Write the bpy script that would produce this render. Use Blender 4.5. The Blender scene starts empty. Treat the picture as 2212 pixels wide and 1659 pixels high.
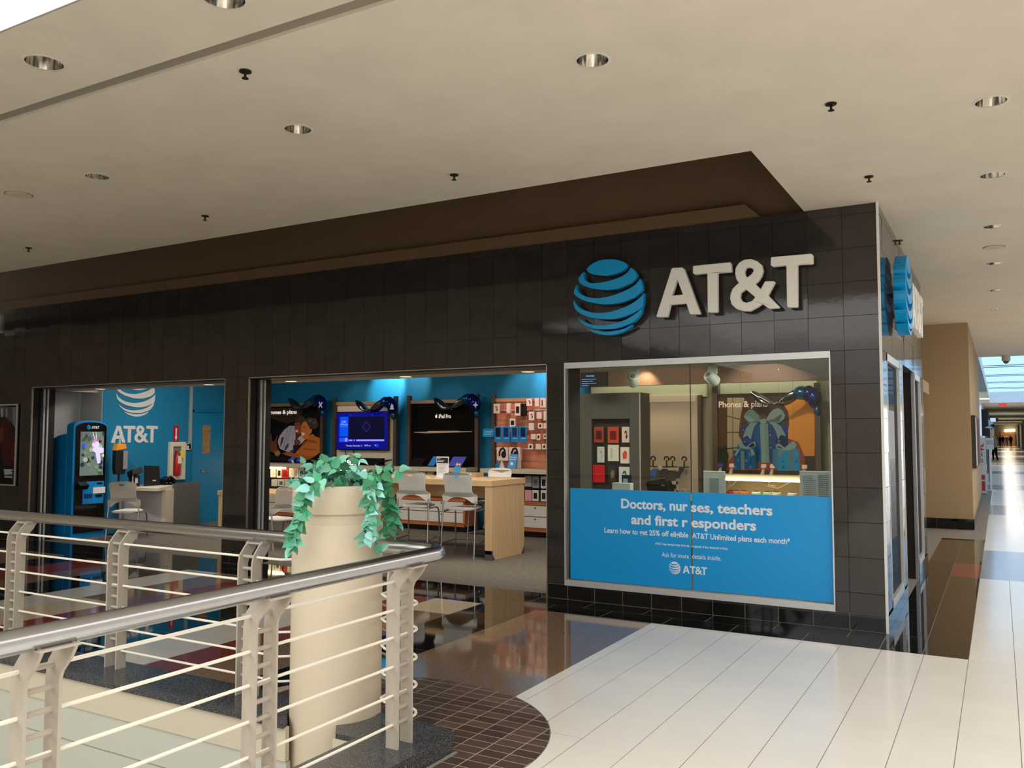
import bpy, bmesh, math, random
from math import sin, cos, pi, radians
from mathutils import Vector, Matrix
from mathutils.geometry import tessellate_polygon
random.seed(7)
sc = bpy.context.scene
COL = sc.collection

# ------------------------------------------------------------ camera
F_PX, YAW, PITCH, ROLL, EYE = 1845.45, .517928, .0595425, .00127454, 1.7
_fw = Vector((-sin(YAW)*cos(PITCH), cos(YAW)*cos(PITCH), sin(PITCH)))
_rt = Vector((cos(YAW), sin(YAW), 0)); _up = _rt.cross(_fw)
_r = _rt*cos(ROLL)+_up*sin(ROLL); _u = -_rt*sin(ROLL)+_up*cos(ROLL)
cam = bpy.data.objects.new('camera', bpy.data.cameras.new('camera'))
COL.objects.link(cam)
cam.data.sensor_width = 36; cam.data.lens = F_PX/2212*36
cam.data.clip_end = 400
M = Matrix((( _r.x, _u.x, -_fw.x, 0), (_r.y, _u.y, -_fw.y, 0), (_r.z, _u.z, -_fw.z, EYE), (0, 0, 0, 1)))
cam.matrix_world = M
sc.camera = cam

def _ray(x, y): return _r*((x-1106)/F_PX) - _u*((y-829.5)/F_PX) + _fw
EYEV = Vector((0, 0, EYE))
# survey helpers: a sighted point of the photograph to the point of a known wall or level
def at(x, y, Y): d = _ray(x, y); return EYEV + d*(Y/d.y)
def atx(x, y, X): d = _ray(x, y); return EYEV + d*(X/d.x)
def atz(x, y, Z=0): d = _ray(x, y); return EYEV + d*((Z-EYE)/d.z)

# ------------------------------------------------------------ world, light, exposure
w = bpy.data.worlds.new('sky'); sc.world = w; w.use_nodes = True
bg = w.node_tree.nodes['Background']; bg.inputs[0].default_value = (1.0, .985, .96, 1); bg.inputs[1].default_value = 2.65
vs = sc.view_settings
vs.view_transform = 'Standard'; vs.look = 'None'; vs.gamma = 1; vs.use_curve_mapping = False; vs.exposure = 0.14
cy = sc.cycles
cy.max_bounces = 10; cy.diffuse_bounces = 5; cy.glossy_bounces = 5; cy.transparent_max_bounces = 16; cy.transmission_bounces = 6
cy.caustics_reflective = False; cy.caustics_refractive = False; cy.sample_clamp_indirect = 6
cy.use_denoising = True
try: cy.denoiser = 'OPENIMAGEDENOISE'
except Exception: pass

def area(name, loc, sx, sy, power, color=(1, 1, 1), rot=(0, 0, 0), portal=False):
    l = bpy.data.lights.new(name, 'AREA'); l.shape = 'RECTANGLE'; l.size = sx; l.size_y = sy; l.energy = power; l.color = color
    if portal: l.cycles.is_portal = True
    o = bpy.data.objects.new(name, l); COL.objects.link(o); o.location = loc; o.rotation_euler = rot; return o
def spot(name, loc, tgt, power, size=50, color=(1, .85, .7), rad=.03, blend=.6):
    l = bpy.data.lights.new(name, 'SPOT'); l.energy = power; l.spot_size = radians(size); l.spot_blend = blend; l.color = color; l.shadow_soft_size = rad
    o = bpy.data.objects.new(name, l); COL.objects.link(o); o.location = loc
    o.rotation_euler = (Vector(tgt)-Vector(loc)).to_track_quat('-Z', 'Y').to_euler(); return o
CEIL = 3.76
# daylight comes in through the roof openings (portals only guide the sampling of the sky)
area('skylight_portal', (-2.0, -6.6, 5.2), 12, 17.8, 1, portal=True)  # opening stretched unseen behind the camera for more light on the shop front
area('skylight_portal', (2.0, 39.8, 4.12), 4.6, 28.4, 1, portal=True)
area('skylight_portal', (2.7, 13.7, 5.0), 3.4, 20.6, 1, portal=True)  # unseen opening, added to brighten the concourse floor and shop side
for y in (58, 82, 106, 130, 154): area('corridor_fill', (.8, y, 3.25), 1.2, 5, 130, (1, .95, .86))  # fill lights added to brighten the far corridor, no fittings seen
# unseen area lights added above the lowered soffit for general shop light
for i, x in enumerate((-11.6, -8.6, -5.4, -2.9)):
    area('shop_fill', (x, 9.9, 3.24), 1.2, .6, 40, (1, .95, .86))
for x in (-9.909, -8.309, -6.387, -4.657, -12.4): spot('soffit_spot', (x, 8.54, 2.40), (x-.1, 10.0, .7), 70, 110, (1, .93, .82), .06, 1)
# wall-washing spots in the shop
spot('wash_spot', (-10.0, 12.55, 3.15), (-10.2, 13.15, 2.72), 120, 62, (.95, 1, .95))
spot('wash_spot', (-9.55, 12.55, 3.15), (-9.6, 13.15, 2.78), 40, 60, (1, .78, .7))
spot('wash_spot', (-7.0, 12.3, 3.15), (-7.0, 13.1, 2.3), 60, 80, (1, .66, .6))
spot('wash_spot', (-6.6, 12.6, 3.15), (-6.6, 13.15, 2.75), 50, 75, (.95, .95, 1))
spot('wash_spot', (-10.8, 12.1, 2.9), (-10.9, 13.1, 2.2), 14, 60, (1, .75, .6))
spot('wash_spot', (-8.8, 12.0, 2.9), (-8.8, 13.0, 2.1), 9, 60, (1, .8, .65))
spot('wash_spot', (-4.9, 12.0, 2.9), (-4.85, 12.55, 2.46), 5, 50, (1, .66, .42))
spot('wash_spot', (-4.72, 12.28, 2.7), (-4.74, 12.5, 2.46), 16, 90, (1, .7, .45))
spot('wash_spot', (-3.7, 11.2, 2.9), (-4.37, 11.5, 1.1), 14, 45, (1, .74, .52))
area('strip_fill', (-3.9, 12.82, 2.9), 3.6, .08, 14, (1, .98, .78))  # added fill behind the bulkhead to brighten the strip of wall below
for x in (-3.0, -2.1, -1.6): area('counter_fill', (x, 8.5, 2.41), .1, .1, 6, (1, .95, .85))  # added fill for the things on the window counter, no fittings here
spot('wash_spot', (-4.1, 11.0, 2.9), (-4.5, 13.0, 1.9), 26, 70, (1, .72, .5))
spot('wash_spot', (-2.9, 11.4, 2.9), (-2.9, 13.0, 1.8), 60, 70, (1, .8, .6))

# ------------------------------------------------------------ materials
def lin(c): c /= 255; return c/12.92 if c <= .04045 else ((c+.055)/1.055)**2.4
_mats = {}
def mat(name, rgb=None, rough=.55, metal=0, spec=.5, noise=0, nscale=6, bump=0, bscale=60, emit=None, estr=1, var=0, coat=0, detail=6, sheen=0):
    if name in _mats: return _mats[name]
    m = bpy.data.materials.new(name); m.use_nodes = True; nt = m.node_tree; b = nt.nodes['Principled BSDF']
    c = [lin(v) for v in rgb]+[1]
    b.inputs['Base Color'].default_value = c; b.inputs['Roughness'].default_value = rough; b.inputs['Metallic'].default_value = metal
    b.inputs['Specular IOR Level'].default_value = spec; b.inputs['Coat Weight'].default_value = coat
    if noise or bump or var:
        tc = nt.nodes.new('ShaderNodeTexCoord'); geo = nt.nodes.new('ShaderNodeNewGeometry')
    if noise or var:
        val = None
        if noise:
            n = nt.nodes.new('ShaderNodeTexNoise'); n.inputs['Scale'].default_value = nscale; n.inputs['Detail'].default_value = detail
            nt.links.new(geo.outputs['Position'], n.inputs['Vector'])
            mr = nt.nodes.new('ShaderNodeMapRange'); mr.inputs[1].default_value = .3; mr.inputs[2].default_value = .7
            mr.inputs[3].default_value = 1-noise; mr.inputs[4].default_value = 1+noise
            nt.links.new(n.outputs['Fac'], mr.inputs[0]); val = mr.outputs[0]
        if var:
            oi = nt.nodes.new('ShaderNodeObjectInfo'); m2 = nt.nodes.new('ShaderNodeMapRange')
            m2.inputs[3].default_value = 1-var; m2.inputs[4].default_value = 1+var
            nt.links.new(oi.outputs['Random'], m2.inputs[0])
            if val is None: val = m2.outputs[0]
            else:
                mu = nt.nodes.new('ShaderNodeMath'); mu.operation = 'MULTIPLY'
                nt.links.new(val, mu.inputs[0]); nt.links.new(m2.outputs[0], mu.inputs[1]); val = mu.outputs[0]
        vm = nt.nodes.new('ShaderNodeVectorMath'); vm.operation = 'SCALE'; vm.inputs[0].default_value = c[:3]
        nt.links.new(val, vm.inputs['Scale']); nt.links.new(vm.outputs[0], b.inputs['Base Color'])
    if bump:
        n2 = nt.nodes.new('ShaderNodeTexNoise'); n2.inputs['Scale'].default_value = bscale; n2.inputs['Detail'].default_value = 4
        nt.links.new(geo.outputs['Position'], n2.inputs['Vector'])
        bp = nt.nodes.new('ShaderNodeBump'); bp.inputs['Strength'].default_value = bump; bp.inputs['Distance'].default_value = .01
        nt.links.new(n2.outputs['Fac'], bp.inputs['Height']); nt.links.new(bp.outputs[0], b.inputs['Normal'])
    if emit is not None:
        b.inputs['Emission Color'].default_value = [lin(v) for v in emit]+[1]; b.inputs['Emission Strength'].default_value = estr
    _mats[name] = m; return m
def speckle(name, base, fleck, rough=.12, scale=260, amount=.62, var=.06, light=None):
    """polished granite: fine flecks of a second colour"""
    if name in _mats: return _mats[name]
    m = mat(name, base, rough); nt = m.node_tree; b = nt.nodes['Principled BSDF']
    geo = nt.nodes.new('ShaderNodeNewGeometry'); v = nt.nodes.new('ShaderNodeTexVoronoi'); v.inputs['Scale'].default_value = scale
    nt.links.new(geo.outputs['Position'], v.inputs['Vector'])
    sep = nt.nodes.new('ShaderNodeSeparateColor'); nt.links.new(v.outputs['Color'], sep.inputs[0])
    r = nt.nodes.new('ShaderNodeValToRGB'); e = r.color_ramp.elements
    e[0].position = amount; e[0].color = [lin(x) for x in base]+[1]; e[1].position = min(1, amount+.2); e[1].color = [lin(x) for x in fleck]+[1]
    if light:
        q = e.new(.97); q.color = [lin(x) for x in light]+[1]
    nt.links.new(sep.outputs[0], r.inputs[0])
    oi = nt.nodes.new('ShaderNodeObjectInfo'); m2 = nt.nodes.new('ShaderNodeMapRange'); m2.inputs[3].default_value = 1-var; m2.inputs[4].default_value = 1+var
    nt.links.new(oi.outputs['Random'], m2.inputs[0])
    vm = nt.nodes.new('ShaderNodeVectorMath'); vm.operation = 'SCALE'
    nt.links.new(r.outputs[0], vm.inputs[0]); nt.links.new(m2.outputs[0], vm.inputs['Scale']); nt.links.new(vm.outputs[0], b.inputs['Base Color'])
    return m
def wood(name, c1, c2, rough=.45, axis='X', scale=3):
    if name in _mats: return _mats[name]
    m = mat(name, c1, rough); nt = m.node_tree; b = nt.nodes['Principled BSDF']
    geo = nt.nodes.new('ShaderNodeNewGeometry'); mp = nt.nodes.new('ShaderNodeMapping')
    s = {'X': (1, 14, 14), 'Y': (14, 1, 14), 'Z': (14, 14, 1)}[axis]; mp.inputs['Scale'].default_value = s
    n = nt.nodes.new('ShaderNodeTexNoise'); n.inputs['Scale'].default_value = scale; n.inputs['Detail'].default_value = 8
    nt.links.new(geo.outputs['Position'], mp.inputs['Vector']); nt.links.new(mp.outputs[0], n.inputs['Vector'])
    r = nt.nodes.new('ShaderNodeValToRGB'); e = r.color_ramp.elements
    e[0].position = .35; e[0].color = [lin(x) for x in c1]+[1]; e[1].position = .7; e[1].color = [lin(x) for x in c2]+[1]
    nt.links.new(n.outputs['Fac'], r.inputs[0]); nt.links.new(r.outputs[0], b.inputs['Base Color']); return m
def tinted(name, tint):
    m = bpy.data.materials.new(name); m.use_nodes = True; nt = m.node_tree; nt.nodes.clear()
    out = nt.nodes.new('ShaderNodeOutputMaterial'); tr = nt.nodes.new('ShaderNodeBsdfTransparent'); tr.inputs[0].default_value = [lin(x) for x in tint]+[1]
    nt.links.new(tr.outputs[0], out.inputs[0]); return m
def glass(name, tint=(235, 245, 240), refl=1.0, ior=1.5):
    if name in _mats: return _mats[name]
    m = bpy.data.materials.new(name); m.use_nodes = True; nt = m.node_tree; nt.nodes.clear()
    out = nt.nodes.new('ShaderNodeOutputMaterial'); mx = nt.nodes.new('ShaderNodeMixShader'); tr = nt.nodes.new('ShaderNodeBsdfTransparent')
    gl = nt.nodes.new('ShaderNodeBsdfGlossy'); gl.inputs['Roughness'].default_value = .005; fr = nt.nodes.new('ShaderNodeFresnel'); fr.inputs[0].default_value = ior
    tr.inputs[0].default_value = [lin(x) for x in tint]+[1]; gl.inputs[0].default_value = (refl, refl, refl, 1)
    nt.links.new(fr.outputs[0], mx.inputs[0]); nt.links.new(tr.outputs[0], mx.inputs[1]); nt.links.new(gl.outputs[0], mx.inputs[2]); nt.links.new(mx.outputs[0], out.inputs[0])
    _mats[name] = m; return m
def col(rgb, rough=.6, emit=0):
    k = 'print_%d_%d_%d_%d_%d' % (*rgb, int(rough*100), int(emit*100))
    return mat(k, rgb, rough, spec=.18, emit=rgb if emit else None, estr=emit)

# ------------------------------------------------------------ mesh building
ORG = {}
class MB:
    def __init__(s): s.v = []; s.f = []; s.mi = []; s.cur = 0
    def m(s, i): s.cur = i; return s
    def face(s, pts):
        n = len(s.v); s.v += [Vector(p) for p in pts]; s.f.append(tuple(range(n, n+len(pts)))); s.mi.append(s.cur)
    def raw(s, vs_, fs_):
        n = len(s.v); s.v += [Vector(p) for p in vs_]
        for f in fs_: s.f.append(tuple(i+n for i in f)); s.mi.append(s.cur)
        return s
    def box(s, a, b):
        x0, y0, z0 = [min(p) for p in zip(a, b)]; x1, y1, z1 = [max(p) for p in zip(a, b)]
        return s.raw([(x0,y0,z0),(x1,y0,z0),(x1,y1,z0),(x0,y1,z0),(x0,y0,z1),(x1,y0,z1),(x1,y1,z1),(x0,y1,z1)],
                     [(0,3,2,1),(4,5,6,7),(0,1,5,4),(1,2,6,5),(2,3,7,6),(3,0,4,7)])
    def obox(s, c, ux, uy, uz, hx, hy, hz):
        c = Vector(c); ux = Vector(ux).normalized()*hx; uy = Vector(uy).normalized()*hy; uz = Vector(uz).normalized()*hz
        P = [c+ux*i+uy*j+uz*k for k in (-1, 1) for i, j in ((-1,-1),(1,-1),(1,1),(-1,1))]
        return s.raw(P, [(0,3,2,1),(4,5,6,7),(0,1,5,4),(1,2,6,5),(2,3,7,6),(3,0,4,7)])
    def tube(s, path, r, n=8, caps=True, closed=False):
        P = [Vector(p) for p in path]; rings = []; prev = None; N = len(P)
        for i, p in enumerate(P):
            if closed: t = P[(i+1) % N]-P[i-1]
            else: t = P[min(i+1, N-1)]-P[max(i-1, 0)]
            t.normalize()
            if prev is None:
                a = Vector((0, 0, 1)) if abs(t.z) < .9 else Vector((1, 0, 0)); prev = (a-t*a.dot(t)).normalized()
            else: prev = (prev-t*prev.dot(t)).normalized()
            bb = t.cross(prev); rr = r[i] if isinstance(r, (list, tuple)) else r
            rings.append([p+prev*(cos(2*pi*k/n)*rr)+bb*(sin(2*pi*k/n)*rr) for k in range(n)])
        V = [q for R in rings for q in R]; Fs = []
        for i in range(N if closed else N-1):
            j = (i+1) % N
            for k in range(n): Fs.append((i*n+k, i*n+(k+1) % n, j*n+(k+1) % n, j*n+k))
        if caps and not closed: Fs.append(tuple(reversed(range(n)))); Fs.append(tuple((N-1)*n+k for k in range(n)))
        return s.raw(V, Fs)
    def lathe(s, prof, c=(0, 0, 0), n=24, caps=True):
        V = [(c[0]+r*cos(2*pi*k/n), c[1]+r*sin(2*pi*k/n), c[2]+z) for r, z in prof for k in range(n)]; Fs = []
        for i in range(len(prof)-1):
            for k in range(n): Fs.append((i*n+k, i*n+(k+1) % n, (i+1)*n+(k+1) % n, (i+1)*n+k))
        if caps: Fs.append(tuple(reversed(range(n)))); Fs.append(tuple((len(prof)-1)*n+k for k in range(n)))
        return s.raw(V, Fs)
    def sphere(s, c, r, n=14, m=9):
        rx, ry, rz = r if isinstance(r, (tuple, list)) else (r, r, r)
        V = []; Fs = []
        for i in range(m+1):
            t = pi*i/m
            for k in range(n): V.append((c[0]+rx*sin(t)*cos(2*pi*k/n), c[1]+ry*sin(t)*sin(2*pi*k/n), c[2]-rz*cos(t)))
        for i in range(m):
            for k in range(n): Fs.append((i*n+k, i*n+(k+1) % n, (i+1)*n+(k+1) % n, (i+1)*n+k))
        return s.raw(V, Fs)
    def plate(s, loops, O, U, V, N, th, fn=None):
        """flat outline (with holes) in the plane O + u U + v V, thickened along N; fn bends it"""
        O = Vector(O); U = Vector(U); V = Vector(V); N = Vector(N)
        flat = [p for l in loops for p in l]
        tr = tessellate_polygon([[Vector((p[0], p[1], 0)) for p in l] for l in loops])
        def pos(p, d):
            q = O+U*p[0]+V*p[1]+N*d
            return q+N*fn(*p) if fn else q
        A = [pos(p, 0) for p in flat]; n = len(flat)
        # keep orientation consistent: front faces along N
        fs = []
        for t in tr:
            a, b, c = (flat[i] for i in t); ar = (b[0]-a[0])*(c[1]-a[1])-(b[1]-a[1])*(c[0]-a[0])
            fs.append(tuple(t) if ar > 0 else (t[0], t[2], t[1]))
        if U.cross(V).dot(N) < 0: fs = [f[::-1] for f in fs]
        if not th: return s.raw(A, fs)
        B = [pos(p, th) for p in flat]
        F2 = [f[::-1] for f in fs]+[tuple(i+n for i in f) for f in fs]; k = 0
        for l in loops:
            m = len(l)
            for i in range(m): F2.append((k+i, k+(i+1) % m, n+k+(i+1) % m, n+k+i))
            k += m
        return s.raw(A+B, F2)
    def build(s, name, mats, parent=None, smooth=False, org=None, bevel=0, label=None, fixn=True):
        if org is None: org = ORG.get(parent.name, Vector((0, 0, 0))) if parent else Vector((0, 0, 0))
        org = Vector(org)
        me = bpy.data.meshes.new(name); me.from_pydata([tuple(v-org) for v in s.v], [], s.f)
        for m_ in (mats if isinstance(mats, (list, tuple)) else [mats]): me.materials.append(m_)
        me.polygons.foreach_set('material_index', s.mi)
        if fixn:
            bm = bmesh.new(); bm.from_mesh(me); bmesh.ops.recalc_face_normals(bm, faces=bm.faces); bm.to_mesh(me); bm.free()
        if smooth:
            me.polygons.foreach_set('use_smooth', [True]*len(me.polygons))
            try: me.set_sharp_from_angle(angle=radians(40))
            except Exception: pass
        me.update()
        o = bpy.data.objects.new(name, me); COL.objects.link(o)
        if parent: o.parent = parent
        else: o.location = org
        ORG[o.name] = org
        if bevel:
            b = o.modifiers.new('bevel', 'BEVEL'); b.width = bevel; b.segments = 2; b.limit_method = 'ANGLE'; b.angle_limit = radians(40)
        if label: o['label'] = label
        return o
def tag(o, label, cat, group=None):
    o['label'] = label; o['category'] = cat
    if group: o['group'] = group
    return o
def thing(name, label, cat, loc=(0, 0, 0), group=None):
    o = bpy.data.objects.new(name, None); COL.objects.link(o); o.location = loc; o.empty_display_size = .1
    ORG[o.name] = Vector(loc); return tag(o, label, cat, group)
def struct(o): o['kind'] = 'structure'; return o
def copy_tree(o, parent=None):
    c = o.copy(); COL.objects.link(c); c.parent = parent
    for ch in [x for x in o.children]: copy_tree(ch, c)
    return c
_unit = {}
def unit_box(matl):
    if matl.name not in _unit:
        me = bpy.data.meshes.new('piece'); b = MB().box((0, 0, 0), (1, 1, 1)); me.from_pydata([tuple(v) for v in b.v], [], b.f); me.materials.append(matl); _unit[matl.name] = me
    return _unit[matl.name]
def piece(name, a, b, matl, parent, tilt=0):
    """one cheap box piece (tile, slab, slat) sharing its mesh with its like"""
    o = bpy.data.objects.new(name, unit_box(matl)); COL.objects.link(o); o.parent = parent
    o.location = Vector([min(p) for p in zip(a, b)])-ORG.get(parent.name, Vector((0, 0, 0))); o.scale = [max(abs(p[1]-p[0]), 1e-4) for p in zip(a, b)]
    if tilt: o.rotation_euler = [random.uniform(-tilt, tilt) for _ in range(3)]
    return o
_tc = {}
def text_geo(txt, off=0.0):
    k = (txt, off)
    if k not in _tc:
        c = bpy.data.curves.new('t', 'FONT'); c.body = txt; c.offset = off; c.resolution_u = 3
        o = bpy.data.objects.new('t', c); COL.objects.link(o); bpy.context.view_layer.update()
        me = o.evaluated_get(bpy.context.evaluated_depsgraph_get()).to_mesh()
        V = [v.co.copy() for v in me.vertices]; Fs = [tuple(p.vertices) for p in me.polygons]
        bpy.data.objects.remove(o); bpy.data.curves.remove(c)
        _tc[k] = (V, Fs)
    return _tc[k]
def add_text(mb, txt, O, U, V, width=None, cap=None, off=.0, align='L', N=None, lift=0):
    """lettering laid on the plane O,U,V; width fits the line, cap is the cap height"""
    Vt, Fs = text_geo(txt, off)
    if not Vt: return
    x0 = min(v.x for v in Vt); x1 = max(v.x for v in Vt)
    su = width/(x1-x0) if width else cap/.69
    sv = cap/.69 if cap else su
    if align == 'C': x0 = (x0+x1)/2
    O = Vector(O); U = Vector(U); V = Vector(V)
    if N is not None: O = O+Vector(N)*lift
    mb.raw([O+U*((v.x-x0)*su)+V*(v.y*sv) for v in Vt], Fs)

# ------------------------------------------------------------ shared logo outlines (globe radius 1, cap height 1)
GLOBE=[[(-0.61,0.78),(-0.55,0.85),(-0.43,0.93),(-0.24,0.99),(-0.06,1.0),(0.15,0.98),(0.32,0.94),(0.47,0.87),(0.54,0.8),(0.53,0.75),(0.44,0.66),(0.29,0.61),(0.13,0.58),(-0.07,0.57),(-0.25,0.6),(-0.43,0.64),(-0.55,0.7)],[(-0.68,0.73),(-0.7,0.66),(-0.68,0.56),(-0.61,0.48),(-0.51,0.42),(-0.37,0.4),(-0.19,0.4),(0.02,0.42),(0.23,0.46),(0.41,0.52),(0.54,0.59),(0.61,0.67),(0.64,0.72),(0.72,0.66),(0.79,0.57),(0.81,0.5),(0.77,0.41),(0.66,0.32),(0.49,0.26),(0.29,0.2),(0.08,0.19),(-0.13,0.2),(-0.34,0.24),(-0.52,0.29),(-0.69,0.36),(-0.8,0.44),(-0.84,0.52),(-0.83,0.58),(-0.75,0.68)],[(-0.9,0.4),(-0.89,0.3),(-0.84,0.21),(-0.72,0.11),(-0.57,0.05),(-0.4,0.01),(-0.22,0.0),(-0.01,0.01),(0.2,0.05),(0.41,0.11),(0.61,0.18),(0.77,0.27),(0.86,0.36),(0.89,0.41),(0.93,0.34),(0.96,0.2),(0.96,0.12),(0.88,0.03),(0.74,-0.07),(0.54,-0.13),(0.32,-0.18),(0.08,-0.19),(-0.13,-0.18),(-0.37,-0.13),(-0.6,-0.07),(-0.78,0.01),(-0.91,0.1),(-0.98,0.18),(-0.96,0.28)],[(-0.99,-0.0),(-0.95,-0.07),(-0.86,-0.18),(-0.72,-0.27),(-0.55,-0.34),(-0.37,-0.38),(-0.18,-0.4),(0.05,-0.39),(0.27,-0.35),(0.49,-0.29),(0.68,-0.21),(0.84,-0.11),(0.94,-0.03),(0.99,0.03),(0.99,-0.09),(0.98,-0.22),(0.95,-0.33),(0.84,-0.41),(0.66,-0.48),(0.46,-0.54),(0.24,-0.58),(0.02,-0.58),(-0.19,-0.56),(-0.42,-0.52),(-0.62,-0.46),(-0.78,-0.38),(-0.89,-0.3),(-0.96,-0.21),(-0.99,-0.08)],[(-0.87,-0.46),(-0.79,-0.53),(-0.65,-0.62),(-0.48,-0.68),(-0.3,-0.72),(-0.1,-0.73),(0.09,-0.71),(0.3,-0.68),(0.5,-0.62),(0.69,-0.53),(0.84,-0.44),(0.94,-0.35),(0.92,-0.46),(0.84,-0.58),(0.72,-0.69),(0.56,-0.75),(0.37,-0.81),(0.16,-0.84),(-0.03,-0.84),(-0.22,-0.83),(-0.42,-0.79),(-0.6,-0.72),(-0.74,-0.63),(-0.83,-0.53)],[(-0.61,-0.77),(-0.5,-0.82),(-0.31,-0.86),(-0.1,-0.9),(0.09,-0.9),(0.28,-0.88),(0.46,-0.85),(0.6,-0.79),(0.67,-0.76),(0.62,-0.82),(0.49,-0.9),(0.34,-0.96),(0.19,-0.99),(0.03,-1.0),(-0.13,-0.98),(-0.28,-0.95),(-0.44,-0.89),(-0.54,-0.83)]]
ATT=[[[(0.0,0.01),(0.34,0.98),(0.37,1.0),(0.57,0.99),(0.61,0.96),(0.94,0.01),(0.92,-0.01),(0.74,-0.0),(0.72,0.02),(0.65,0.23),(0.3,0.23),(0.24,-0.01),(0.21,-0.02),(0.03,-0.01)],[(0.46,0.76),(0.58,0.42),(0.34,0.42)]],[[(0.8,0.99),(0.83,1.0),(1.57,1.0),(1.59,0.98),(1.6,0.82),(1.57,0.8),(1.31,0.81),(1.3,0.02),(1.28,0.0),(1.12,0.01),(1.1,0.03),(1.1,0.82),(0.83,0.82),(0.8,0.85)]],[[(2.27,0.55),(2.42,0.54),(2.45,0.52),(2.31,0.27),(2.53,0.02),(2.5,-0.0),(2.33,0.0),(2.3,0.02),(2.19,0.11),(2.08,0.04),(1.95,-0.02),(1.82,-0.01),(1.69,0.04),(1.59,0.14),(1.56,0.26),(1.57,0.35),(1.61,0.45),(1.69,0.53),(1.74,0.56),(1.69,0.65),(1.67,0.76),(1.68,0.87),(1.75,0.97),(1.85,1.02),(1.99,1.02),(2.11,0.97),(2.2,0.88),(2.22,0.77),(2.19,0.67),(2.13,0.57),(2.06,0.52),(2.17,0.4),(2.25,0.54)],[(1.86,0.79),(1.88,0.85),(1.94,0.86),(2.01,0.84),(2.04,0.78),(2.0,0.72),(1.91,0.66),(1.87,0.71)],[(1.87,0.43),(2.06,0.25),(2.0,0.18),(1.89,0.15),(1.8,0.19),(1.76,0.27),(1.77,0.36)]],[[(2.38,1.01),(2.4,1.02),(3.14,1.01),(3.17,0.98),(3.17,0.83),(3.14,0.81),(2.88,0.83),(2.87,0.01),(2.85,-0.01),(2.69,0.0),(2.67,0.02),(2.67,0.83),(2.41,0.83),(2.37,0.86)]]]
def logo_globe(mb, c, U, V, N, R, th):
    for s_ in GLOBE: mb.plate([[(p[0]*R, p[1]*R) for p in s_]], c, U, V, N, th)
def logo_text(mb, O, U, V, N, cap, th, sx=1):
    for g in ATT: mb.plate([[(p[0]*cap*sx, p[1]*cap) for p in l] for l in g], O, U, V, N, th)
EX, EY, EZ = Vector((1, 0, 0)), Vector((0, 1, 0)), Vector((0, 0, 1))

# ------------------------------------------------------------ main materials
M_ceil = mat('stucco_ceiling', (212, 203, 188), .9, noise=.04, nscale=2.5, bump=.25, bscale=130)
M_white_tile = mat('white_floor_tile', (236, 231, 222), .16, spec=.4, noise=.02, nscale=3, var=.015)
M_black_tile = speckle('black_granite', (13, 14, 15), (30, 32, 33), .04, 420, .7)
M_brown_gran = speckle('brown_granite', (126, 99, 78), (158, 128, 102), .06, 330, .45, light=(92, 74, 60))
M_red_gran = speckle('red_granite', (122, 50, 44), (142, 66, 56), .09, 330, .5)
M_beige_gran = speckle('beige_granite', (206, 184, 148), (220, 200, 168), .09, 300, .4)
M_pale_gran = mat('pale_stone', (214, 208, 196), .12, noise=.03)
M_grey_stone = mat('grey_stone_tile', (158, 162, 170), .14, var=.12)
M_dkbrown = speckle('dark_brown_granite', (46, 40, 33), (66, 57, 47), .04, 360, .5)
M_brick_tile = mat('brown_quarry_tile', (84, 66, 56), .4, noise=.2, nscale=9, var=.38)
M_grout = mat('floor_grout', (128, 120, 110), .9)
M_grout_dk = mat('dark_grout', (62, 60, 58), .9)
M_curb = speckle('curb_granite', (46, 48, 51), (78, 81, 85), .2, 380, .6, light=(130, 133, 138))
M_face_tile = mat('charcoal_facade_tile', (54, 50, 49), .07, spec=.46, noise=.1, nscale=7, var=.1, bump=.02, bscale=25)
M_face_grout = mat('facade_grout', (32, 30, 30), .8)
M_brown_wall = mat('brown_paint', (104, 82, 58), .85, noise=.05, nscale=3)
M_chrome = mat('brushed_trim', (200, 200, 200), .25, metal=1)
M_alu = mat('satin_aluminium', (215, 218, 220), .38, metal=.6)
M_black = mat('black_metal', (20, 20, 21), .45)
M_carpet = mat('grey_brown_carpet', (112, 104, 94), .95, spec=.1, noise=.16, nscale=16, bump=.5, bscale=300)
M_blue_wall = mat('blue_paint', (0, 116, 158), .75, noise=.03)
M_white_wall = mat('white_paint', (196, 196, 194), .85)
M_grey_wall = mat('warm_grey_paint', (152, 144, 122), .85)
M_tan_wall = mat('tan_paint', (164, 142, 110), .85, noise=.03, nscale=2)
M_cream = mat('cream_paint', (216, 204, 180), .6, noise=.02)
M_cream2 = mat('cream_fascia', (204, 194, 172), .7)
M_shopceil = mat('shop_ceiling', (188, 182, 170), .9)

# ------------------------------------------------------------ floors
YF, XS = 8.07, -.882          # shop front plane, shop side plane
fl = struct(MB().box((-18, 3.64, -.3), (-3.7, 8.27, -.001)).box((-3.7, 4.2, -.3), (-3.1, 8.27, -.001)).box((-3.1, 3.64, -.3), (5, 8.27, -.001)).box((-2.93, -16, -.3), (5, 3.64, -.001)).box((-1.3, 8.27, -.3), (5, 175, -.001)).build('floor', M_grout))
G = .0025
for m_ in (M_brown_gran, M_red_gran, M_beige_gran, M_pale_gran): m_.node_tree.nodes['Principled BSDF'].inputs['Specular IOR Level'].default_value = .42
def ftile(x0, x1, y0, y1, m, tilt=.0006, nm='tile'):
    g = .0038 if m is M_black_tile else .0016 if m is not M_white_tile else .0022; h = .0008 if m is M_white_tile else g
    return piece(nm, (x0+g, y0+h, -.014), (x1-g, y1-h, 0), m, fl, min(tilt, .0003))
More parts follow.
